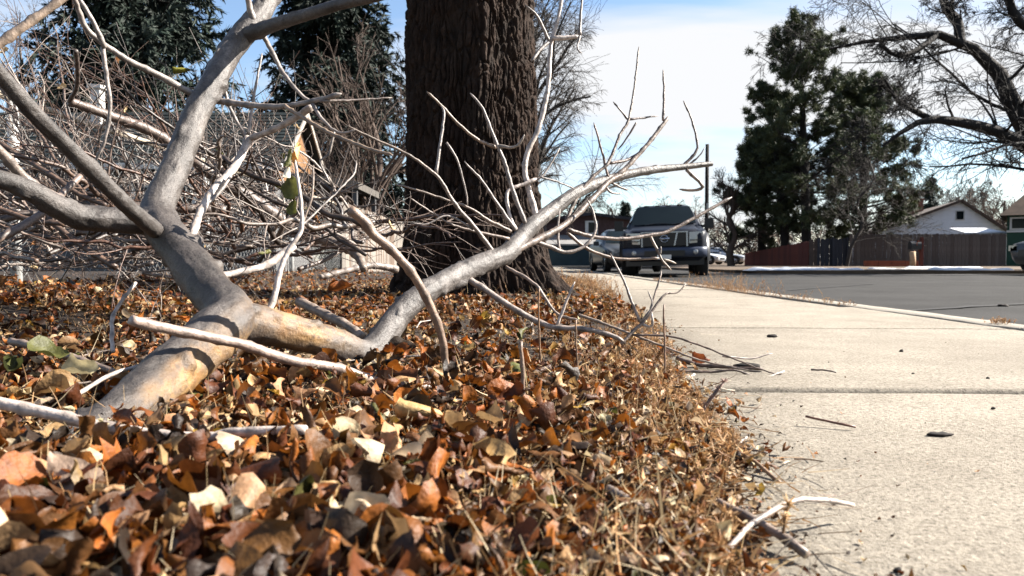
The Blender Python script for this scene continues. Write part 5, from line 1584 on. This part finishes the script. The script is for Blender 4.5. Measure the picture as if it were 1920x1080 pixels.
Pn, R = trace([(425, 600, 1.43), (500, 612, 1.50), (570, 628, 1.57), (640, 650, 1.66), (684, 664, 1.74), (712, 640, 1.79), (738, 605, 1.84), (775, 565, 1.89), (830, 530, 1.97), (890, 500, 2.05), (945, 478, 2.12), (972, 452, 2.18), (995, 425, 2.22), (1030, 398, 2.28), (1075, 365, 2.34), (1130, 340, 2.42), (1200, 322, 2.50), (1280, 313, 2.58), (1335, 307, 2.62)],
              0, 0, 0, 0, rad=[44, 34, 30, 29, 27, 25, 24, 23, 21, 19.5, 18, 17, 16, 13.5, 11.5, 9.5, 8, 6, 4.5])
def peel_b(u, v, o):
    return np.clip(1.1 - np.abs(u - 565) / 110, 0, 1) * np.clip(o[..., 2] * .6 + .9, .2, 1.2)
limb_obj('limb', Pn, R, 22, peel_b, (.235, .25, .36, .43, .50, .56), dark_along=([0, .1, .3, .4, .7, 1], [.8, .45, .4, .1, .05, .6]))
Pn, R = trace([(298, 418, 1.67), (215, 412, 1.62), (155, 408, 1.58), (110, 388, 1.54), (65, 362, 1.50), (20, 342, 1.47), (-60, 322, 1.42)], 0, 0, 0, 0, rad=[26, 23, 24, 22, 20, 18, 16])
limb_obj('limb', Pn, R, 18, None, (.25, .34, .5, .62), dark_along=([0, 1], [.9, .75]))
Pn, R = trace([(296, 436, 1.62), (282, 424, 1.56), (232, 380, 1.47), (150, 298, 1.37), (62, 210, 1.28), (0, 140, 1.22), (-60, 70, 1.16)], 0, 0, 0, 0, rad=[16, 15, 15, 15, 15, 14, 13])
limb_obj('limb', Pn, R, 16, None, (.3, .5, .8), dark_along=([0, 1], [.85, .75]))
Pn, R = trace([(462, 66, 2.03), (512, 47, 1.99), (580, 26, 1.94), (640, 8, 1.9), (705, -6, 1.87), (800, -25, 1.82)], 0, 0, 0, 0, rad=[15, 12, 11, 10, 9, 8])
limb_obj('limb', Pn, R, 14, None, (.3, .7), dark_along=([0, 1], [.7, .85]))

TW = [  # (path, depth0, depth1, r0, r1, tint)
    ([(392, 182), (363, 177), (300, 142), (240, 113), (187, 77), (160, 50), (140, 0), (125, -40)], 1.94, 1.66, 9, 6, None),
    ([(197, 90), (173, 37), (150, 0), (138, -30)], 1.72, 1.66, 6.5, 5, None),
    ([(193, 88), (200, 147), (207, 200), (197, 260), (177, 307)], 1.72, 1.75, 6, 3.5, None),
    ([(478, 45), (468, 15), (463, -20)], 2.04, 2.0, 9, 7, None),
    ([(490, 60), (513, 103), (533, 140), (567, 180), (585, 190)], 2.05, 2.0, 6, 4, None),
    ([(400, 188), (467, 197), (527, 200), (580, 191), (640, 176)], 1.94, 1.85, 8, 6, None),
    ([(600, 190), (660, 188), (735, 183)], 1.85, 1.95, 4, 2, (.55, .5, .48)),
    ([(585, 200), (550, 223), (513, 243), (465, 261)], 1.9, 1.98, 9, 8, (1.8, 1.78, 1.75)),
    ([(465, 258), (457, 282), (437, 317), (400, 357), (373, 405), (357, 455)], 1.98, 1.68, 9, 11, (1.8, 1.78, 1.75)),
    ([(463, 258), (433, 207), (420, 163), (412, 150)], 1.98, 2.0, 4.5, 3, None),
    ([(466, 252), (473, 200), (483, 143), (492, 100)], 1.98, 2.05, 4, 2.5, None),
    ([(533, 198), (567, 220), (620, 250), (687, 277), (737, 291)], 1.88, 1.7, 5.5, 4, (1.0, .85, .68)),
    ([(585, 195), (610, 230), (640, 250), (665, 243)], 1.87, 1.8, 4.5, 3, None),
    ([(627, 245), (616, 290), (600, 300), (612, 330), (620, 345)], 1.85, 1.85, 3, 2, None),
    ([(433, 330), (408, 365), (375, 395), (360, 440)], 1.85, 1.72, 4, 6, None),
    # twigs off the right limb, over the trunk
    ([(1008, 415), (1000, 385), (992, 357), (984, 320), (990, 283), (1010, 240), (1027, 167), (1033, 83), (1047, 33), (1056, -20)], 2.24, 2.35, 8, 4.5, (1.8, 1.78, 1.75)),
    ([(1031, 80), (1007, 30), (985, 10)], 2.3, 2.25, 4, 2.5, None),
    ([(1030, 78), (1014, 92), (997, 115)], 2.3, 2.25, 5, 3.5, None),
    ([(1035, 72), (1062, 71), (1087, 67)], 2.3, 2.32, 6, 5, (1.9, 1.9, 1.9)),
    ([(1087, 67), (1089, 25), (1094, -20)], 2.32, 2.36, 4, 2.5, (.6, .55, .5)),
    ([(1087, 67), (1083, 92), (1092, 100)], 2.32, 2.3, 3, 2, None),
    ([(930, 480), (925, 473), (887, 423), (853, 383), (826, 338), (810, 322), (765, 290), (690, 255), (650, 235)], 2.1, 1.95, 6.5, 2.5, (.85, .78, .7)),
    ([(818, 326), (827, 257), (833, 213), (827, 198)], 2.03, 2.08, 4, 2.5, None),
    ([(930, 276), (897, 263), (860, 233), (827, 197), (800, 172)], 2.2, 2.1, 4.5, 3, (1.0, .85, .7)),
    ([(837, 267), (857, 300), (873, 357), (877, 387)], 2.05, 2.08, 3, 2, None),
    ([(967, 432), (933, 383), (900, 335), (870, 303)], 2.17, 2.1, 4.5, 2.5, None),
    ([(985, 420), (960, 353), (947, 307), (930, 267), (917, 233), (903, 200), (881, 175)], 2.2, 2.18, 5.5, 3, None),
    ([(932, 273), (960, 276), (975, 268), (983, 252)], 2.19, 2.15, 4, 3, (1.1, 1.1, 1.05)),
    ([(958, 434), (910, 410), (880, 390), (787, 358), (740, 345)], 2.14, 2.0, 4.5, 2, (.8, .72, .65)),
    ([(955, 448), (887, 433), (853, 423), (827, 410), (767, 370)], 2.14, 2.0, 4, 2, (.85, .75, .68)),
    ([(887, 430), (840, 405), (800, 420), (770, 418)], 2.08, 2.0, 3, 1.6, None),
    ([(968, 430), (957, 408), (950, 372), (955, 356), (983, 345), (1008, 334)], 2.18, 2.25, 4, 5, (1.8, 1.78, 1.75)),
    ([(1000, 340), (1017, 330), (1035, 303), (1050, 277)], 2.25, 2.3, 3.5, 2, None),
    ([(1012, 332), (1043, 340), (1077, 354)], 2.25, 2.3, 2.5, 1.8, None),
    ([(1140, 340), (1170, 318), (1211, 274), (1244, 232), (1253, 219)], 2.42, 2.55, 6.5, 4.5, (.75, .66, .58)),
    ([(1243, 226), (1245, 180), (1244, 150), (1243, 131)], 2.53, 2.56, 3.2, 2.4, (.7, .6, .55)),
    ([(1060, 420), (1080, 373), (1113, 330), (1141, 304), (1163, 252), (1178, 226), (1189, 167), (1198, 88)], 2.3, 2.55, 5, 2.4, (.7, .62, .55)),
    ([(1178, 225), (1166, 210), (1149, 190)], 2.5, 2.48, 2.8, 2, (.6, .52, .5)),
    ([(1180, 224), (1205, 221), (1234, 217)], 2.5, 2.55, 2.8, 1.8, (.6, .52, .5)),
    ([(1193, 230), (1176, 258), (1158, 282)], 2.5, 2.5, 2.4, 1.8, (.6, .52, .5)),
    ([(1144, 306), (1175, 300), (1202, 284), (1212, 274)], 2.43, 2.52, 3.5, 3.5, (.6, .5, .46)),
    ([(1141, 335), (1126, 274), (1113, 230)], 2.42, 2.4, 3.2, 2.2, (.65, .5, .45)),
    ([(1277, 315), (1304, 286), (1307, 267), (1296, 222), (1281, 189)], 2.58, 2.62, 3.8, 2.2, (.6, .52, .48)),
    ([(1287, 318), (1311, 341), (1317, 352), (1297, 357), (1274, 355)], 2.58, 2.6, 4.5, 3.5, (1.0, .9, .8)),
    ([(1290, 310), (1312, 292), (1322, 275)], 2.59, 2.6, 2.4, 1.6, None),
    ([(1147, 343), (1165, 352), (1178, 356)], 2.42, 2.45, 3, 2.2, (.7, .6, .5)),
    ([(1137, 352), (1148, 362), (1166, 363)], 2.4, 2.42, 3, 2, (1.8, 1.78, 1.75)),
    # dark lower stem and its sprays
    ([(935, 486), (970, 468), (1000, 453), (1060, 420), (1112, 372), (1142, 340), (1170, 326)], 2.1, 2.45, 10, 6, (.62, .55, .5)),
    ([(1063, 430), (1110, 443), (1163, 448), (1214, 442), (1252, 434), (1297, 411), (1325, 396), (1358, 377), (1372, 370)], 2.3, 2.5, 4.5, 4, (.85, .76, .7)),
    ([(1220, 444), (1235, 474), (1242, 489), (1259, 507)], 2.38, 2.36, 3.6, 2.5, (1.0, .88, .72)),
    ([(1243, 487), (1255, 489), (1268, 494)], 2.37, 2.38, 3, 2.4, (1.0, .9, .75)),
    ([(1238, 476), (1239, 468), (1239, 462)], 2.37, 2.37, 2.5, 2, None),
    ([(1063, 436), (1096, 463), (1134, 480), (1171, 486), (1236, 484)], 2.3, 2.38, 4.2, 3.2, (.95, .8, .68)),
    ([(1000, 452), (1030, 462), (1060, 473), (1087, 467), (1107, 450), (1117, 430), (1113, 400), (1100, 373)], 2.2, 2.3, 5.5, 2.4, (1.1, 1.05, 1.0)),
    ([(1050, 470), (1047, 455), (1046, 425), (1050, 392)], 2.25, 2.25, 3.2, 2.2, (1.8, 1.78, 1.75)),
    # low stem running to the sidewalk
    ([(862, 512), (890, 530), (920, 550), (970, 583), (1020, 608), (1043, 614), (1093, 617), (1140, 627), (1170, 640)], 2.02, 1.95, 8.5, 6, (.95, .9, .86)),
    ([(1043, 613), (1060, 570), (1078, 528)], 1.98, 1.98, 4.2, 3, (1.8, 1.78, 1.75)),
    ([(1165, 645), (1190, 618), (1210, 600), (1242, 557), (1255, 548)], 1.95, 2.0, 4.5, 2.6, (.7, .62, .56)),
    ([(1252, 550), (1271, 548), (1286, 532)], 2.0, 2.02, 2.4, 1.6, (1.0, .9, .8)),
    ([(1200, 603), (1182, 560), (1171, 529), (1144, 475)], 1.97, 2.0, 4, 2.6, (.95, .88, .82)),
    ([(1218, 592), (1223, 568), (1241, 508)], 1.98, 2.02, 3.2, 2.2, (.9, .8, .72)),
    ([(1205, 608), (1222, 612), (1222, 585)], 1.97, 1.97, 3.5, 3, (1.8, 1.8, 1.75)),
    ([(1200, 605), (1223, 574), (1214, 545)], 1.97, 1.98, 2.6, 1.8, None),
    ([(948, 500), (1003, 533), (1043, 587), (1085, 600)], 2.1, 2.0, 4.5, 3, (.95, .85, .78)),
    ([(1085, 590), (1133, 607), (1240, 648), (1330, 680), (1478, 706)], 2.02, 1.86, 4, 1.8, (.95, .85, .75)),
    ([(1180, 628), (1250, 630), (1300, 643), (1375, 672), (1440, 697), (1497, 710)], 1.97, 1.82, 3, 1.6, (.7, .58, .5)),
    ([(1355, 668), (1410, 672), (1448, 662)], 1.9, 1.92, 2.4, 1.8, (1.8, 1.75, 1.7)),
    # sprout at the fork
    ([(488, 602), (512, 565), (523, 517), (540, 470), (563, 436), (566, 400), (560, 347), (553, 300)], 1.5, 1.62, 8.5, 3.5, (1.8, 1.78, 1.75)),
    ([(566, 425), (574, 400), (585, 369), (588, 310)], 1.6, 1.62, 3.5, 2.5, (1.0, .9, .8)),
    ([(560, 430), (590, 400), (660, 330), (668, 300)], 1.6, 1.75, 3, 2, None),
]
for path, d0, d1, r0, r1, tint in TW:
    Pn, R = trace(path, d0, d1, r0 * .76, r1 * .70)
    twig_obj('twig', Pn, R, FB, rng, tint, 8)

# leaves still hanging on the sprout
def hang(px, py, d, L, col, parent, sd, tilt=1.3, yaw=1.4, taz=0.0, curl=.3):
    r = np.random.default_rng(sd)
    q, f, ve = leaf_batch(r, P(px, py, d)[None], [L], None, np.array([tilt]), nu=10, nv=7, curl=[curl], yaw=[yaw], tilt_az=[taz])
    a = Acc(); a.add(q[0], f, np.array(col)[None] * ve[:, None]); return a.obj('leaf', M['leaf'], parent, color=True)
OL = (.085, .085, .02)
hang(541, 296, 1.62, .045, OL, FB, 3); hang(543, 350, 1.63, .062, OL, FB, 4, yaw=1.7); hang(548, 388, 1.63, .04, OL, FB, 6); hang(556, 285, 1.64, .05, (.55, .34, .13), FB, 7)
hang(340, 132, 1.95, .05, (.13, .12, .02), FB, 5, tilt=1.1, yaw=.2); hang(537, 322, 1.62, .03, (.6, .55, .45), FB, 8)

# ------------------------------------------------------------------ loose sticks and twigs, each a thing of its own
rng = np.random.default_rng(321)
def stick(label, path, d0, d1, r0, r1, tint=None, name='loose_stick', sides=9, m=None, group=None):
    Pn, R = trace(path, d0, d1, r0, r1)
    o = twig_obj(name, Pn, R, None, rng, tint, sides, m)
    c = Pn.mean(0)
    return tag(o, label, 'stick', group)
stick('straight grey stick lying across the fork of the fallen limb', [(245, 600), (333, 621), (450, 645), (555, 678), (633, 690), (700, 713), (770, 722), (815, 728)], 1.14, 1.52, 10, 8.5, (1.25, 1.08, .98))
stick('white sunlit stick lying in front of the broken limb end', [(-60, 742), (0, 755), (111, 780), (207, 803), (333, 819), (405, 819), (433, 811), (574, 805)], .92, .85, 12, 8.5, (1.9, 1.85, 1.8))
stick('brown bent stick leaning up from the litter in front of the huge trunk', [(838, 712), (833, 660), (825, 620), (800, 560), (772, 512), (730, 465), (700, 440), (680, 412), (655, 393)], 1.5, 1.36, 6.5, 10, (.9, .72, .58))
stick('pale brown stick crossing the top left corner of the brush pile', [(-40, 105), (0, 82), (50, 45), (80, 25), (120, -5), (160, -35)], 1.5, 1.6, 9, 6.5, (.95, .82, .68))
stick('white stick lying behind the sprout at the fork', [(550, 461), (500, 497), (437, 513), (400, 520)], 1.95, 1.8, 7.5, 6, (1.8, 1.78, 1.75))
stick('slanting grey twig at the bottom beside the sidewalk', [(1141, 917), (1200, 954), (1248, 998), (1300, 1047)], .78, .64, 9, 10, (.85, .78, .72))
stick('grey twig lying off the litter onto the near sidewalk', [(1345, 940), (1364, 951), (1436, 987), (1511, 1040)], .80, .69, 7, 9, (.8, .7, .62))
stick('bent white twig resting on the near sidewalk', [(1350, 1048), (1400, 991), (1467, 947), (1529, 936), (1602, 947)], .68, .80, 5.5, 4, (1.9, 1.85, 1.8))
stick('thin reddish pine straw pair lying on the sidewalk', [(1510, 780), (1535, 786), (1604, 801)], 1.28, 1.24, 2.2, 2.2, (.6, .3, .2))
stick('tiny dark twig lying crosswise on the far side of the main joint', [(1520, 693), (1545, 694), (1568, 698)], 1.86, 1.84, 1.8, 1.5, (.4, .32, .28))
stick('short dark twig lying flat beside the broad sidewalk joint', [(1826, 727), (1864, 728)], 1.66, 1.66, 2, 1.6, (.35, .3, .27))
stick('brown twig under the curled red leaf on the sidewalk', [(1268, 670), (1300, 682), (1352, 688), (1430, 692)], 1.98, 1.88, 4.5, 2.6, (.55, .42, .36))
stick('long thin dark twig lying lowest in the twig heap on the sidewalk', [(1248, 695), (1330, 697), (1375, 694), (1415, 706)], 1.86, 1.84, 2.6, 1.8, (.5, .4, .34))
stick('white curved twig end at the tip of the twig heap on the sidewalk', [(1410, 711), (1440, 707), (1470, 696)], 1.80, 1.84, 2.6, 1.8, (1.9, 1.85, 1.8))
stick('short white twig just below the twig heap', [(1265, 714), (1285, 710), (1302, 702)], 1.78, 1.82, 3, 2, (1.9, 1.85, 1.8))
stick('dark twig pointing from the litter to the broad sidewalk joint', [(1270, 725), (1300, 731), (1345, 727)], 1.70, 1.68, 2.6, 2, (.5, .42, .36))
stick('pair of dark straws just under the broad sidewalk joint', [(1280, 745), (1320, 737), (1345, 729)], 1.60, 1.64, 2.2, 1.8, (.5, .42, .36))
stick('tan bent twig sticking out over the sidewalk from the litter edge', [(1370, 838), (1410, 862), (1445, 890), (1468, 912)], 1.04, .94, 3, 4, (1.0, .72, .45))
stick('dark thin straw at the litter edge beside the tan bent twig', [(1375, 835), (1405, 843), (1440, 850)], 1.06, 1.03, 2.5, 2, (.45, .36, .3))
stick('white forked twig at the litter edge beside the sidewalk', [(1370, 836), (1385, 830), (1400, 820)], 1.08, 1.10, 3, 2, (1.9, 1.85, 1.8))
stick('white twig lying through weeds near the bottom of the sidewalk edge', [(1310, 975), (1330, 1010), (1352, 1035)], .74, .69, 7, 5, (1.9, 1.85, 1.8))
stick('upright dead stalk standing in the middle of the litter', [(982, 765), (981, 720), (979, 680), (977, 640)], 1.22, 1.22, 4.5, 3.5, (.8, .62, .48), 'dead_stalk')
stick('thin upright straw stalk standing before the huge trunk roots', [(1013, 690), (1012, 640), (1010, 580), (1011, 540)], 1.7, 1.7, 2, 1.4, (.9, .6, .35), 'dead_stalk')
stick('thin upright straw stalk beside the low pale stem', [(1083, 720), (1082, 680), (1080, 640), (1080, 600)], 1.62, 1.62, 2, 1.4, (.9, .6, .35), 'dead_stalk')
stick('dotted thin dry weed stalk standing against the sidewalk', [(1246, 720), (1247, 660), (1244, 590), (1245, 570)], 1.62, 1.62, 2.2, 1.4, (.8, .55, .4), 'dead_stalk')
stick('tan straw leaning across the litter near the bottom left', [(210, 1045), (240, 985), (262, 930), (285, 880)], .68, .80, 6, 4, (1.15, 1.0, .7))
stick('dark fallen stick half buried at the left of the big limb', [(20, 640), (90, 655), (180, 685), (262, 715)], 1.5, 1.35, 7, 6, (.75, .66, .6))
stick('white thin stick leaning from the litter to the big limb', [(105, 762), (160, 730), (215, 700), (270, 683)], 1.16, 1.3, 4.5, 3.5, (1.8, 1.75, 1.7))
stick('curved white twig lying on the leaves beside the limb fork', [(212, 660), (210, 600), (228, 565), (255, 530)], 1.5, 1.65, 4, 3, (1.8, 1.75, 1.7))
stick('pale stick on the leaves behind the tan limb arm', [(560, 565), (610, 590), (650, 610), (680, 632)], 2.1, 1.95, 9, 8, (.9, .82, .75))
stick('old grey log lying behind the pile toward the plank fence', [(545, 432), (590, 447), (640, 460), (672, 482), (682, 505)], 3.5, 3.1, 11, 7, (.85, .78, .7), m=None)
stick('dark stick leaning on the old grey log', [(560, 505), (610, 487), (650, 465), (755, 412)], 3.1, 3.6, 4, 3, (.45, .38, .34))
stick('fallen pale branch at the foot of the huge trunk', [(600, 520), (660, 505), (700, 498), (745, 505)], 3.9, 4.2, 5, 7, (1.0, .95, .9))
# feathery dead weed heads in front of the sidewalk
def weedhead(label, path, d, r, sd, col):
    t = thing('weed_stalk', label, 'weed')
    Pn, R = trace(path, d, d, r, r * .6)
    r_ = np.random.default_rng(sd)
    twig_obj('stem', Pn, R, t, r_, col, 6)
    n = 90
    k = r_.integers(len(Pn) // 3, len(Pn), n)
    V, F = strips(r_, Pn[k], rand_unit(n, r_) + np.array([0, 0, .5]), r_.uniform(.004, .012, n), r_.uniform(.0008, .0016, n), .3, n=3)
    a = Acc(); a.add(V, F, np.repeat(np.array(col)[None] * .55 * r_.uniform(.7, 1.4, (n, 1)), 6, 0)); tag(a.obj('seed_head', M['straw'], t, color=True), kind='stuff')
weedhead('reddish brown dead weed head curving up against the sidewalk joint', [(1300, 790), (1322, 762), (1342, 735), (1358, 715)], 1.25, 4, 1, (.55, .38, .32))
weedhead('fuzzy tan weed head standing beside the bent white twig', [(1468, 1010), (1470, 985), (1474, 958), (1478, 945)], .72, 3, 2, (.9, .6, .3))
weedhead('tall fuzzy tan weed stem near the bottom centre', [(1005, 1075), (985, 1010), (968, 955), (965, 925)], .72, 6, 3, (.85, .58, .34))

# small dark lumps on concrete and asphalt
def lump(label, px, py, w, h, zg, sd, col=(.02, .016, .013), nm='bark_chip'):
    r = np.random.default_rng(sd)
    g = G(px, py, zg); d = g[1]
    W, Hh = w / F_PX * d / 2, h / F_PX * d / 2
    n, m = 14, 8
    th = np.linspace(0, 2 * math.pi, n, endpoint=False); ph = np.linspace(-math.pi / 2, math.pi / 2, m)
    T, Ph = np.meshgrid(th, ph)
    S = np.stack([np.cos(T) * np.cos(Ph) * W, np.sin(T) * np.cos(Ph) * W * .5, np.sin(Ph) * Hh], -1)
    S = S * (.35 + 1.3 * fbm(S / max(W, 1e-4) * 3.5 + sd, 3, sd))[..., None]
    i = np.arange(m - 1)[:, None] * n; j = np.arange(n)[None]; j2 = (j + 1) % n
    a = Acc(); a.add(S.reshape(-1, 3), np.stack([i + j, i + j2, i + n + j2, i + n + j], -1).reshape(-1, 4))
    o = a.obj(nm, M['chip']); o.location = (g[0], g[1], zg + Hh * .6); o.rotation_euler = (0, 0, r.uniform(-.4, .4))
    tag(o, label, 'debris')
M['chip'] = mat('dark_chip', (.022, .017, .014), .9, .4, 40)
lump('black sliver of bark lying alone on the open sidewalk', 1762, 817, 46, 9, 0, 1)
lump('dark bark flake on the sidewalk beside a tiny twig, far beyond the main joint', 1446, 632, 20, 6, 0, 2)
lump('dark bark lump at the tip of the twig heap', 1402, 690, 42, 12, 0, 3)
lump('round dark pellet at the bottom edge of the sidewalk', 1683, 1074, 20, 14, 0, 4)
lump('small brown clod on the far open sidewalk', 1690, 660, 9, 6, 0, 5)
lump('small dark pellet just beyond the broad joint', 1852, 711, 8, 5, 0, 6)
lump('small dark pellet just before the broad joint', 1862, 767, 9, 5, 0, 7)
lump('small dark clump on the asphalt near the kerb', 1880, 575, 18, 6, ROAD_Z, 8)
lump('dark wood chip on the sidewalk near the twig heap end', 1712, 702, 7, 4, 0, 9)

# ------------------------------------------------------------------ brush pile
rng = np.random.default_rng(555)
def brush(k, p0, p1, r0, tint, label, group, K=9, sag=.1, leaves=0):
    L = np.linalg.norm(p1 - p0)
    mid = (p0 + p1) / 2 + np.array([rng.normal() * .06, rng.normal() * .06, sag * L * rng.uniform(-.2, 1)])
    Pn, R = resample([p0, mid, p1], [r0, r0 * .75, r0 * .28], 14)
    Pn[1:] += np.cumsum(rng.normal(size=(13, 3)) * .008, 0)
    t = thing('brush_branch', label, 'branch', group)
    o = twig_obj('stem', Pn, R, t, rng, tint, 7)
    P1, R1 = grow(rng, Pn[None], R[None], K, .9, .44, .5, n=8, droop=.0, wig=.07, tmin=.15, up=.08, curve=.05, rend=.35, taper_len=.5)
    R1 = np.maximum(R1, .0010)
    P2, R2 = grow(rng, P1, R1, 3, .7, .42, .62, n=6, wig=.13, tmin=.2, up=.1, curve=.06, rend=.4)
    R2 = np.maximum(R2, .0007)
    for i in range(K):
        a = Acc()
        tv = np.array(tint) * rng.uniform(.75, 1.25)
        V, Fs = tubes(P1[i], R1[i], 5); a.add(V, Fs, tv)
        V, Fs = tubes(P2[i * 3:i * 3 + 3], R2[i * 3:i * 3 + 3], 4); a.add(V, Fs, tv * rng.uniform(.8, 1.15))
        a.obj('twig', M['twig'], t, color=True)
    for q in range(leaves):
        c = P1[rng.integers(K), -2]
        r_ = np.random.default_rng(900 + k * 7 + q)
        qv, f, ve = leaf_batch(r_, c[None], [r_.uniform(.035, .055)], None, np.array([r_.uniform(.5, 1.4)]), nu=8, nv=5, curl=[.4])
        a = Acc(); a.add(qv[0], f, np.array([(.10, .095, .025), (.45, .32, .17), (.22, .10, .04)][r_.integers(3)])[None] * ve[:, None]); a.obj('leaf', M['leaf'], t, color=True)
TINTS = [(.80, .74, .69), (.40, .29, .23), (.17, .135, .115), (1.5, 1.46, 1.4), (.36, .20, .135)]  # one tint per branch, from dark to near-white
TN = ['pale grey', 'light brown', 'dark grey', 'near-white', 'reddish brown']
def top_y(px):   # photo row of the top of the pile
    return np.interp(px, [-200, 0, 120, 260, 420, 560, 700], [10, 25, 65, 150, 225, 320, 405])
for k in range(94):
    bx = rng.uniform(60, 720); by = rng.uniform(385, 505); bd = rng.uniform(2.15, 3.7)
    if k % 5 in (2, 4):      # some stand up or cross the other way
        tx = bx + rng.uniform(-190, 230); ty = max(top_y(tx) - 30, by - rng.uniform(100, 420)) + rng.uniform(0, 60)
    else:
        tx = bx - rng.uniform(230, 620); ty = top_y(tx) + rng.random() ** 1.2 * (by - top_y(tx)) * .95
    td = bd + rng.uniform(-.6, .35)
    p0, p1 = P(bx, by, bd), P(tx, ty, td)
    p0[2] = max(p0[2], .04); p1[2] = max(p1[2], .05)
    if p0[0] < FENX + .15: p0[0] = FENX + .15
    if p1[0] < FENX + .12: p1[0] = FENX + .12 + rng.random() * .3
    ti = int(rng.choice(5, p=[.18, .25, .34, .13, .10]))
    zone = 'high at the left end of the brush pile' if tx < 40 and ty < 230 else 'low at the left end of the brush pile' if tx < 40 else 'in the middle of the brush pile' if bx < 480 else 'at the trunk end of the brush pile'
    brush(k, p0, p1, rng.uniform(.0035, .0095), TINTS[ti], f'{TN[ti]} branch tangled {zone}', f'{TN[ti]} branches {zone}', K=8, leaves=1 if k % 6 == 0 else 0)
for k in range(44):
    bx = rng.uniform(-160, 640) if k % 3 else rng.uniform(-160, 250); by = rng.uniform(425, 512); bd = rng.uniform(2.3, 3.9)
    tx = bx + rng.choice([-1, 1]) * rng.uniform(200, 420); ty = np.clip(by + rng.uniform(-90, 20), 385, 520); td = bd + rng.uniform(-.5, .5)
    p0, p1 = P(bx, by, bd), P(tx, ty, td)
    p0[2] = max(p0[2], .04); p1[2] = max(p1[2], .05)
    p0[0] = max(p0[0], FENX + .15); p1[0] = max(p1[0], FENX + .15)
    ti = int(rng.choice(5, p=[.16, .25, .36, .11, .12]))
    brush(200 + k, p0, p1, rng.uniform(.004, .010), TINTS[ti], f'{TN[ti]} branch lying low at the bottom of the brush pile', f'{TN[ti]} branches lying low under the pile', K=7, leaves=1 if k % 4 == 0 else 0)
# thick dark branches running through the pile
for lab, pts, d0, d1, r0, r1, ti in (
        ('thick dark branch slanting down through the middle of the brush pile', [(130, 190), (200, 215), (280, 245), (350, 290), (400, 330), (470, 372), (545, 425)], 2.3, 2.9, 8, 12, (.5, .42, .38)),
        ('dark bare branch lying level under the pile', [(0, 412), (60, 400), (150, 395), (260, 388), (420, 395)], 2.2, 2.6, 7, 9, (.42, .36, .33)),
        ('dark branch propped low at the left of the pile', [(-30, 460), (40, 425), (90, 390), (150, 330)], 1.7, 2.0, 8, 6, (.6, .5, .45)),
        ('thick grey branch rising out of the left edge below the big limb', [(-40, 240), (15, 300), (60, 345), (115, 375)], 1.42, 1.56, 9, 9, (.75, .68, .63)),
        ('dark upright branch hanging over the fence rail', [(142, 95), (145, 130), (143, 165), (130, 190)], 2.0, 2.3, 4, 4, (.35, .3, .28))):
    stick(lab, pts, d0, d1, r0, r1, ti, 'brush_branch')
# loose small sticks lying on the litter
for k in range(46):
    y = 1 / rng.uniform(1 / 4.0, 1 / 1.1); x = rng.uniform(max(-.68 * y, -2.4), edge_x(y) - .1)
    if math.hypot(x + .285, y - 5.36) < .8: continue
    z = float(lawn_h(x, y)) + .045; a_ = rng.uniform(0, math.pi); L = rng.uniform(.05, .15)
    d = np.array([math.cos(a_), math.sin(a_) * .8, rng.uniform(-.05, .2)]) * L
    pts = np.array([[x, y, z], np.array([x, y, z]) + d * .5 + rng.normal(size=3) * .008, np.array([x, y, z]) + d])
    r0 = rng.uniform(.0012, .003)
    ti = int(rng.integers(5))
    Pn, R = resample(pts, [r0, r0 * .9, r0 * .6], 8)
    o = twig_obj('loose_twig', Pn, R, None, rng, TINTS[ti], 6)
    tag(o, f'short {TN[ti]} twig dropped on the leaf litter', 'twig', f'short {TN[ti]} twigs dropped on the litter')
